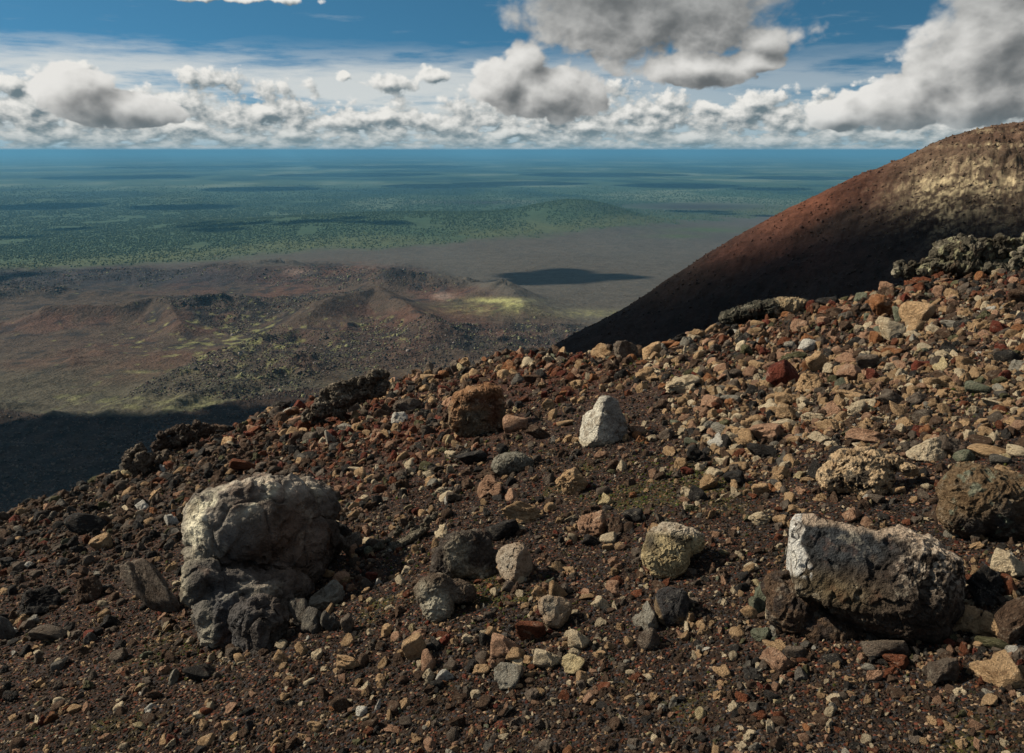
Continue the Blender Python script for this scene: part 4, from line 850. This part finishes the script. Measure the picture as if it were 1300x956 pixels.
 (52,763,42,32,'dark','rough',0,'rough dark rock with a grey side low on the left','rough dark left rock'),(114,748,28,30,'brown','rough',0,None,None),(197,742,34,82,'greybrown','angular',32,'long grey-brown slab leaning downhill, left of the big pale-domed boulder','long leaning slab'),(6,797,20,36,'grey','round',20,None,None),(66,805,46,20,'greybrown','angular',-30,None,None),(115,810,14,14,'grey','round',0,None,None),(142,788,20,14,'dark','angular',-20,None,None),
 (415,757,42,28,'palegrey','rough',20,'crinkled whitish rock topping a small pile right of the big boulder','crinkled whitish rock'),(381,775,22,32,'grey','angular',10,None,None),(366,762,28,14,'cream','angular',0,None,None),(397,788,24,34,'grey','angular',-10,None,None),(420,788,22,26,'grey','rough',0,None,None),(383,823,17,12,'tan','angular',-40,None,None),(358,835,18,15,'tan','angular',-30,None,None),
 (412,849,9,7,'cream','angular',0,None,None),(393,865,14,8,'cream','angular',0,None,None),(373,728,20,14,'grey','angular',0,None,None),(417,728,14,10,'tan','angular',0,None,None),(438,736,10,6,'tan','angular',0,None,None),(257,852,44,20,'dark','angular',-25,None,None),
 (367,524,18,12,'white','rough',0,None,None),(356,511,24,16,'dark','rough',0,None,None),(293,564,11,9,'cream','round',0,None,None),(208,594,7,11,'white','angular',15,None,None),(278,543,22,14,'brown','rough',-20,None,None),(315,592,40,14,'rust','angular',-15,None,None),
 (545,464,12,18,'greybrown','angular',10,'thin upright grey stone sticking up from the crest','upright crest stone'),(544,480,20,12,'tan','angular',-20,None,None),(563,498,13,11,'pinktan','angular',0,None,None),(507,531,20,15,'white','rough',0,'rough white stone on the red rubble below the crest','rough white stone'),(517,514,30,20,'greybrown','rough',-20,None,None),(393,541,26,15,'rust','angular',0,None,None),(394,555,11,10,'white','angular',0,None,None),
 (420,556,12,22,'palegrey','angular',20,None,None),(425,568,13,12,'grey','round',0,None,None),(573,519,13,15,'dark','angular',0,None,None),(572,558,13,11,'yellow','angular',0,None,None),(542,593,18,14,'olive','angular',-10,None,None),(451,596,17,7,'cream','angular',-15,None,None),(491,503,18,12,'tan','angular',0,None,None),
 (672,460,18,13,'cream','round',0,None,None),(647,466,20,18,'orange','rough',0,None,None),(678,481,25,11,'brown','angular',-5,None,None),(764,445,26,18,'tan','rough',0,None,None),(794,446,28,26,'greybrown','rough',0,'grey-brown lumpy boulder on the crest against the black hillside','lumpy crest boulder'),(827,446,22,24,'tan','angular',0,None,None),(838,434,14,13,'palegrey','rough',0,None,None),
 (815,460,15,7,'orange','angular',0,None,None),(754,479,11,9,'orange','angular',0,None,None),(696,514,16,15,'tan','rough',0,None,None),(728,508,8,9,'tan','round',0,None,None),(738,508,10,10,'tan','rough',0,None,None),(654,539,28,24,'pinktan','round',0,'round pinkish tan rock right of the orange-rimmed boulder','round pinkish rock'),(716,500,10,8,'orange','angular',0,None,None),
 (687,551,38,13,'brown','angular',-28,None,None),(718,537,22,8,'tan','angular',0,None,None),(818,475,22,18,'tan','rough',0,None,None),(829,479,16,12,'tan','angular',0,None,None),(797,474,16,7,'orange','angular',-15,None,None),(691,501,8,9,'brick','angular',0,None,None),(794,529,12,8,'yellow','angular',0,None,None),
]
for (px, py, w, h, c, k, roll, lab, lm) in CAT:
    place_rock(px, py, w * 1.14, h * 1.18, c, k, roll, lab, lm, 'boulder' if w * h > 900 else 'rock')

# ------------------------------------------------------------------ zones of the stony slope
def crest_py(px): return np.interp(px, crest_px[:, 0], crest_px[:, 1])
def density(px, py):
    d = .14 + 0 * px
    dc = py - crest_py(px)
    d = d + 1.0 * sstep(820, 900, px) * sstep(600, 520, py + .10 * (px - 1000)) * (1 - .75 * gau(px, py, 1230, 515, 70, 26))
    d = d + 1.0 * sstep(470, 380, px) * sstep(790, 640, py + .25 * px)
    d = d + .85 * gau(px, py, 470, 545, 140, 60) + .35 * gau(px, py, 700, 460, 150, 30)
    d = d + .30 * gau(px, py, 960, 580, 90, 40) + .35 * gau(px, py, 1230, 790, 90, 80) + .35 * gau(px, py, 980, 810, 45, 45) + .15 * gau(px, py, 640, 840, 140, 30) + .35 * gau(px, py, 430, 680, 60, 60)
    d = d + .8 * sstep(60, 8, dc)
    d = d * (.62 + .75 * sstep(-.30, .35, fbm2(px * .018 + 3, py * .03, 3)))
    return np.clip(d, .05, 1.15)
def palette_for(px, py, r):
    """weights of the palette by place, returns rgb arrays"""
    names = ['tan', 'cream', 'pinktan', 'brown', 'greybrown', 'grey', 'dark', 'rust', 'brick', 'orange', 'lichen', 'olive', 'palegrey']
    P_ = np.array([PAL[k] for k in names])
    n = len(px); W = np.tile(np.array([.15, .08, .08, .26, .15, .03, .15, .06, .02, .01, .005, .02, .02]), (n, 1))
    right = (sstep(800, 900, px) * sstep(640, 560, py + .1 * (px - 1000)))[:, None]
    W = W * (1 - right) + right * np.array([.31, .15, .14, .15, .10, .01, .06, .04, .01, .02, .003, .01, .02])
    rc = (sstep(850, 950, px) * sstep(75, 30, py - crest_py(px)))[:, None]
    W = W * (1 - rc) + rc * np.array([.11, .01, .12, .24, .12, .02, .06, .13, .05, .03, .04, .05, .03])
    left = (sstep(460, 330, px) * sstep(860, 700, py))[:, None]
    W = W * (1 - left) + left * np.array([.04, .012, .02, .42, .17, .04, .24, .03, .01, .005, .005, .03, .01])
    red = np.clip(gau(px, py, 470, 550, 130, 50) + .8 * gau(px, py, 700, 475, 110, 35) + .6 * gau(px, py, 300, 525, 80, 22), 0, 1)[:, None]
    W = W * (1 - red) + red * np.array([.08, .02, .10, .20, .08, .01, .04, .27, .09, .09, .005, .02, .01])
    cw = np.cumsum(W / W.sum(1, keepdims=True), 1); idx = (cw < r.uniform(size=(n, 1))).sum(1); idx = np.minimum(idx, len(names) - 1)
    return P_[idx] * r.uniform(.65, 1.25, (n, 1)), np.array(names)[idx]

# fill up with further large stones, one object each
placed = [(r['px'], r['py'], r['w'], r['h']) for r in rocks]
target_n = 318; tries = 0
while len(rocks) < target_n and tries < 20000:
    tries += 1
    px = prng.uniform(5, 1295); py = prng.uniform(330, 950)
    if py < crest_py(px) + 6: continue
    if prng.uniform() > float(density(np.array([px]), np.array([py]))[0]) + (.25 if py > 866 else 0): continue
    w = prng.uniform(13, 21) * (1.25 if py > 760 else 1); h = w * prng.uniform(.55, .9)
    if any(abs(px - a) < (w + c) * .55 and abs(py - b) < (h + d) * .55 for a, b, c, d in placed): continue
    _, nm = palette_for(np.array([px]), np.array([py]), prng)
    place_rock(px, py, w, h, str(nm[0]), ('angular', 'angular', 'rough', 'round')[int(prng.integers(0, 4))], prng.uniform(-30, 20), None, None, 'rock')
    placed.append((px, py, w, h))

# labels that single each stone out: by colour and by the landmark it lies next to
LMS = [r for r in rocks if r['lm']]
adj = {'angular': 'angular', 'rough': 'rough', 'round': 'rounded'}
buckets = {}
for r in rocks:
    if r['label']: continue
    best = min(LMS, key=lambda q: math.hypot(q['px'] - r['px'], (q['py'] - r['py']) * 1.15) - .35 * q['w'])
    dx, dy = r['px'] - best['px'], r['py'] - best['py']
    sec_ = ('right of' if dx > 0 else 'left of') if abs(dx) > abs(dy) * 1.1 else ('below' if dy > 0 else 'above')
    r['dist'] = math.hypot(dx, dy); buckets.setdefault((id(best), sec_, CNAME[r['col']]), []).append((r, best))
ORD = ['nearest', 'second', 'third', 'fourth', 'fifth', 'sixth', 'seventh', 'eighth', 'ninth', 'tenth']
for (b, sec_, cn), lst in buckets.items():
    lst.sort(key=lambda t: t[0]['dist'])
    for i, (r, best) in enumerate(lst):
        sz = 'large' if r['w'] * r['h'] > 650 else 'small' if r['w'] * r['h'] < 230 else 'middling'
        nw = 'only' if False else ORD[i]
        if len(lst) == 1: r['label'] = f"{sz} {adj[r['kind']]} {cn} stone lying {sec_} the {best['lm']}"
        else: r['label'] = f"{sz} {adj[r['kind']]} {cn} stone, {nw} such {sec_} the {best['lm']}"
for r in rocks:
    o = r['o']; o['label'] = r['label']; o['category'] = 'boulder' if o.name.startswith('boulder') else 'outcrop' if o.name.startswith(('outcrop', 'lava')) else 'rock'
    o['group'] = 'rocks lying on the stony slope'

# ------------------------------------------------------------------ uncountable rubble and gravel
def scatter(name, pos, rot, scl, colr, idx, meshes, mat):
    me = bpy.data.meshes.new(name); n_ = len(pos)
    me.vertices.add(n_); me.vertices.foreach_set('co', np.ascontiguousarray(pos, np.float32).ravel())
    def at(nm, typ, data, key):
        a = me.attributes.new(nm, typ, 'POINT'); a.data.foreach_set(key, np.ascontiguousarray(data).ravel())
    at('rot', 'FLOAT_VECTOR', rot.astype(np.float32), 'vector'); at('scl', 'FLOAT_VECTOR', scl.astype(np.float32), 'vector')
    at('rc', 'FLOAT_VECTOR', colr.astype(np.float32), 'vector'); at('idx', 'INT', idx.astype(np.int32), 'value')
    me.materials.append(mat)
    o = bpy.data.objects.new(name, me); COL.objects.link(o); o['kind'] = 'stuff'
    pc = bpy.data.collections.new(name + '_shapes')
    for i, m_ in enumerate(meshes):
        m2 = m_.copy(); m2.materials.clear(); m2.materials.append(mat)
        po = bpy.data.objects.new('%s_shape_%02d' % (name, i), m2); pc.objects.link(po)
    g = bpy.data.node_groups.new(name + '_scatter', 'GeometryNodeTree')
    g.interface.new_socket('Geometry', in_out='INPUT', socket_type='NodeSocketGeometry'); g.interface.new_socket('Geometry', in_out='OUTPUT', socket_type='NodeSocketGeometry')
    N_ = g.nodes; gi = N_.new('NodeGroupInput'); go = N_.new('NodeGroupOutput')
    ci = N_.new('GeometryNodeCollectionInfo'); ci.inputs['Collection'].default_value = pc; ci.inputs['Separate Children'].default_value = True; ci.inputs['Reset Children'].default_value = True
    mp = N_.new('GeometryNodeMeshToPoints'); ip = N_.new('GeometryNodeInstanceOnPoints'); ip.inputs['Pick Instance'].default_value = True
    def na(nm, dt):
        a = N_.new('GeometryNodeInputNamedAttribute'); a.data_type = dt; a.inputs['Name'].default_value = nm; return a.outputs[0]
    er = N_.new('FunctionNodeEulerToRotation')
    L_ = g.links
    L_.new(gi.outputs[0], mp.inputs[0]); L_.new(mp.outputs[0], ip.inputs['Points']); L_.new(ci.outputs[0], ip.inputs['Instance'])
    L_.new(na('idx', 'INT'), ip.inputs['Instance Index']); L_.new(na('rot', 'FLOAT_VECTOR'), er.inputs[0]); L_.new(er.outputs[0], ip.inputs['Rotation']); L_.new(na('scl', 'FLOAT_VECTOR'), ip.inputs['Scale'])
    L_.new(ip.outputs[0], go.inputs[0])
    md = o.modifiers.new('scatter', 'NODES'); md.node_group = g
    return o
srng = np.random.default_rng(77)
def stones_in_picture(n, smin, smax, power, dens=True, dmin=0.0):
    n = int(n * 1.72); px = srng.uniform(-450, 1750, n); py = srng.uniform(230, 1320, n)
    k = py > crest_py(px) - 4
    if dens: k &= srng.uniform(size=n) < np.maximum(density(px, py), dmin)
    px, py = px[k], py[k]
    t = srng.uniform(size=len(px)) ** power; s = smin + (smax - smin) * t
    X_, Y_, Z_, hit = near_hit(px, py)
    q = hit | (srng.uniform(size=len(px)) < .5)
    px, py, s, X_, Y_, Z_ = px[q], py[q], s[q], X_[q], Y_[q], Z_[q]
    Dp = Y_ * CP - Z_ * SP; r = s * Dp / F / 2
    return px, py, r, X_, Y_, Z_
sm = [proto(k, i, 4) for k in ('angular', 'rough') for i in range(14)] + [proto('round', i, 3) for i in range(4)]
tiny = [proto(k, i, 2) for k in ('angular', 'rough') for i in range(6)]
def build_layer(name, n, smin, smax, power, meshes, dens=True, dmin=0., colour=None, embed=.25):
    px, py, r, X_, Y_, Z_ = stones_in_picture(n, smin, smax, power, dens, dmin)
    m = len(px)
    scl = r[:, None] * srng.uniform(.5, 1.3, (m, 3))
    rot = srng.uniform(0, 2 * math.pi, (m, 3))
    cl = colour(px, py) if colour else palette_for(px, py, srng)[0]
    return np.stack([X_, Y_, Z_ + r * embed], 1), rot, scl, cl, srng.integers(0, len(meshes), m)
def cat(*ls): return [np.concatenate(x) for x in zip(*ls)]
L1 = build_layer('rubble', 60000, 5.0, 19, 2.3, sm); L2 = build_layer('rubble', 70000, 3.2, 7, 1.3, sm, True, .10)
def chips_col(px, py):
    c_ = np.array([PAL[k] for k in ('cream', 'tan', 'greybrown', 'yellow', 'pinktan', 'white')])[srng.choice(6, len(px), p=[.25, .3, .2, .08, .12, .05])]
    return c_ * srng.uniform(.6, 1.1, (len(px), 1))
_den0 = density
density = lambda px, py: sstep(.02, .4, fbm2(px * .014 + 8, py * .022, 3)) + .12
L3 = build_layer('rubble', 11000, 4, 16, 2.2, sm, True, .10, chips_col)
density = _den0
scatter('rubble', *cat(L1, L2, L3), sm, mat_inst)
def gravel_col(px, py):
    n_ = len(px); names = ['brown', 'dark', 'rust', 'tan', 'greybrown', 'brick', 'cream', 'grey', 'olive']
    red = np.clip(gau(px, py, 470, 550, 150, 50) + .6 * gau(px, py, 700, 475, 110, 35), 0, 1)[:, None]
    W = np.array([.38, .36, .055, .035, .07, .02, .012, .04, .03]) * (1 - red) + red * np.array([.25, .06, .38, .07, .05, .15, .01, .01, .02])
    cw = np.cumsum(W / W.sum(1, keepdims=True), 1); i = np.minimum((cw < srng.uniform(size=(n_, 1))).sum(1), 8)
    c = np.array([PAL[k] for k in names])[i] * srng.uniform(.45, 1.0, (n_, 1)) 
    return c
G1 = build_layer('gravel', 110000, 1.8, 4.6, 1.8, tiny, False, 0, gravel_col, .2)
scatter('gravel', *G1, tiny, mat_inst)

# moss cushions on the soil
def moss_pts(n):
    px = srng.uniform(-100, 1400, n); py = srng.uniform(400, 1000, n)
    w = .9 * gau(px, py, 860, 600, 70, 22) + .6 * gau(px, py, 800, 645, 60, 30) + .5 * gau(px, py, 615, 755, 35, 35) + .5 * gau(px, py, 245, 830, 40, 25) + .35 * gau(px, py, 1215, 520, 70, 30) + .4 * gau(px, py, 820, 465, 50, 15) + .5 * gau(px, py, 700, 780, 60, 30) + .4*gau(px,py,510,700,40,25)+ .03
    k = (srng.uniform(size=n) < w) & (py > crest_py(px) + 12); return px[k], py[k]
px, py = moss_pts(26000); X_, Y_, Z_, hit = near_hit(px, py); Dp = Y_ * CP - Z_ * SP
m = len(px); r = srng.uniform(1.0, 3.2, m) * Dp / F
mc = np.array([.085, .105, .018]) * srng.uniform(.5, 1.6, (m, 1)) * srng.uniform(.8, 1.2, (m, 3))
scatter('moss', np.stack([X_, Y_, Z_], 1), srng.uniform(0, 6.28, (m, 3)), r[:, None] * np.array([1, 1, .6]), mc, srng.integers(0, len(tiny), m), tiny, mat_inst)

# ------------------------------------------------------------------ blocks of the lava field, hillside stones
def far_points(n, y0, y1, umax, cond):
    yy = np.exp(srng.uniform(math.log(y0), math.log(y1), n)); uu = srng.uniform(-umax, umax, n); xx = uu * yy
    z, reg = H(xx, yy); px, py = uw_pix(xx / yy, z / yy)
    k = cond(xx, yy, z, px, py, reg); return xx[k], yy[k], z[k], px[k], py[k]
def lava_cond(x, y, z, px, py, reg):
    n1 = fbm2(x * .0018 + 7, y * .0018 + 2, 3) + .35 * sstep(370, 335, py) + .5 * gau(px, py, 310, 430, 110, 60) - .45 * gau(px, py, 110, 430, 120, 50) + .3 * gau(px, py, 480, 420, 60, 30)
    return (reg == 2) & (lava_mask(px, py) > .6) & (n1 + .25 * fbm2(x * .01, y * .01, 3) > .14) & (srng.uniform(size=len(x)) < .8)
x, y, z, px, py = far_points(195000, 950, 2700, 1.05, lava_cond); m = len(x)
r = srng.uniform(.4, 1.9, m) * (y / 1500) ** .5 * np.where(srng.uniform(size=m) < .04, 2.0, 1)
ci = srng.choice(5, m, p=[.42, .25, .17, .12, .04]); lc = np.array([(.028, .026, .026), (.060, .046, .038), (.16, .165, .085), (.075, .038, .028), (.22, .19, .17)])[ci] * srng.uniform(.7, 1.3, (m, 1))
scatter('lava_rubble', np.stack([x, y, z], 1), srng.uniform(0, 6.28, (m, 3)), r[:, None] * srng.uniform(.6, 1.3, (m, 3)), lc, srng.integers(0, len(tiny), m), tiny, mat_inst)
x, y, z, px, py = far_points(52000, 560, 900, 1.1, lambda x, y, z, px, py, reg: (py > np.interp(px, [-600, 0, 180, 300, 2000], [480, 522, 533, 510, 470])) & (px < 520)); m = len(x)
scatter('slope_rubble', np.stack([x, y, z], 1), srng.uniform(0, 6.28, (m, 3)), (.3 + 1.6 * srng.uniform(size=m) ** 3)[:, None] * srng.uniform(.6, 1.3, (m, 3)), np.array([.045, .032, .024]) * srng.uniform(.4, 2.2, (m, 1)), srng.integers(0, len(tiny), m), tiny, mat_inst)
x, y, z, px, py = far_points(60000, 110, 250, .8, lambda x, y, z, px, py, reg: (reg == 1)); m = len(x)
cc_ = colour_hill(x, y, z, px, py) * srng.uniform(.7, 1.7, (m, 1)); r = .06 + .40 * srng.uniform(size=m) ** 6
scatter('hillside_rubble', np.stack([x, y, z], 1), srng.uniform(0, 6.28, (m, 3)), r[:, None] * srng.uniform(.6, 1.2, (m, 3)), cc_, srng.integers(0, len(tiny), m), tiny, mat_inst)

# ------------------------------------------------------------------ woods in front of the plain
mat_leaf, n, b = new_mat('woods_foliage'); b.inputs['Roughness'].default_value = .8
cl = n.attr('rc', 'INSTANCER'); pp = n.node('ShaderNodeTexCoord').outputs['Object']
n.l.new(n.vm('SCALE', cl, None, n.lin(n.noise(pp, 2.5, 3), .3, .7, .6, 1.4)), b.inputs['Base Color'])
def fcond(x, y, z, px, py, reg):
    fm, d = forest_mask(px, py, x, y)
    gap = gau(px, py, 880, 262, 110, 6) > .5
    clear = (srng.uniform(size=len(x)) > sstep(2, -26, d)) | (d > -14) & (fbm2(x * .006, y * .003, 3) > -.05)
    return (reg == 2) & (fm > .5) & (fbm2(x * .003, y * .002, 4) > -.28) & (srng.uniform(size=len(x)) < sstep(13000, 6500, y)) & ~gap & ~(clear & (srng.uniform(size=len(x)) < .75))
x, y, z, px, py = far_points(340000, 2700, 13000, 1.2, fcond); m = len(x)
hgt_ = srng.uniform(1.8, 4.0, m) * (y / 3500) ** .5
fm, d = forest_mask(px, py, x, y); ey = np.clip(np.exp(-((d + 6) / 9) ** 2), 0, 1)
fc = lerp(np.tile([.044, .074, .040], (m, 1)), [.09, .105, .045], ey * srng.uniform(.2, 1, m)) * srng.uniform(.75, 1.3, (m, 1))
scatter('woods', np.stack([x, y, z + hgt_ * .4], 1), np.stack([np.zeros(m), np.zeros(m), srng.uniform(0, 6.28, m)], 1), hgt_[:, None] * np.array([.9, .9, 1.0]) * srng.uniform(.8, 1.2, (m, 1)), fc, srng.integers(0, len(tiny), m), tiny, mat_leaf)

# ------------------------------------------------------------------ clouds added out of view, set toward the sun to shade chosen land
mat_cloud, n, b = new_mat('shade_cloud_white'); b.inputs['Base Color'].default_value = (.85, .86, .88, 1); b.inputs['Roughness'].default_value = 1
def far_hit(px, py):
    u, w = pix_uw(px, py); Ys = np.geomspace(120, 30000, 3000); z, _ = H(float(u) * Ys, Ys, False); i = int(np.argmax(z > float(w) * Ys)); return Vector((float(u) * Ys[i], Ys[i], float(z[i])))
def cloud_over(pt, t, rx, ry, rz, seed):
    V, Fc = ico(4); q = V * 1.6 + seed * 11.0
    co = V * (1 + .45 * fbm3(q, 4, .55) + .12 * fbm3(q * 3, 3, ridged=True))[:, None] * np.array([rx, ry, rz])
    c = pt + SUN * t; return co + np.array(c), Fc
cls = []
for k_, (a_, b_, c_) in enumerate(((670, 358, 90), (700, 355, 120), (735, 352, 120), (775, 351, 80), (715, 345, 90), (665, 350, 80), (805, 352, 45))):
    cls.append(cloud_over(far_hit(a_, b_), 4200, c_, c_ * 1.2, c_ * .22, 40 + k_))
PATCH = [(430, 283, 150), (250, 290, 190), (60, 300, 230), (870, 271, 230), (40, 352, 110)]
for k_, (a_, b_, c_) in enumerate(PATCH):
    g_ = np.random.default_rng(60 + k_); h_ = far_hit(a_, b_)
    for j_ in range(7):
        w_ = c_ * g_.uniform(.25, .6); o_ = Vector((g_.normal() * c_ * 1.1, g_.normal() * c_ * .8, 0)); cls.append(cloud_over(h_ + o_, 6500, w_ * 1.2, w_, w_ * .25, 100 + k_ * 9 + j_))
cls.append(cloud_over(Vector((-215, 880, -296)), 2200, 130, 46, 30, 12)); cls.append(cloud_over(Vector((-330, 700, -285)), 2200, 330, 150, 60, 10)); cls.append(cloud_over(Vector((-60, 640, -280)), 2200, 220, 150, 50, 11))
for k_, (a_, b_, c_) in enumerate(((60, 262, 500), (230, 263, 420), (330, 240, 700), (560, 236, 800), (660, 233, 900), (150, 225, 1300), (450, 222, 1500), (860, 236, 800), (980, 240, 500), (760, 222, 1500), (1020, 226, 1100), (500, 212, 2500), (250, 212, 2500))):
    cls.append(cloud_over(far_hit(a_, b_), 9000 if b_ > 230 else 17000, c_ * 1.0, c_ * .9, c_ * .16, 20 + k_))
cls.append(cloud_over(Vector((58, 146, -34)), 3800, 72, 62, 24, 8)); cls.append(cloud_over(Vector((20, 190, -58)), 3800, 52, 62, 22, 9))
off = 0; cv = []; cf = []
for v_, f_ in cls: cv.append(v_); cf.append(f_ + off); off += len(v_)
o = link('shade_clouds', mesh_from('shade_clouds', np.vstack(cv), np.vstack(cf)), mat_cloud); o['kind'] = 'stuff'
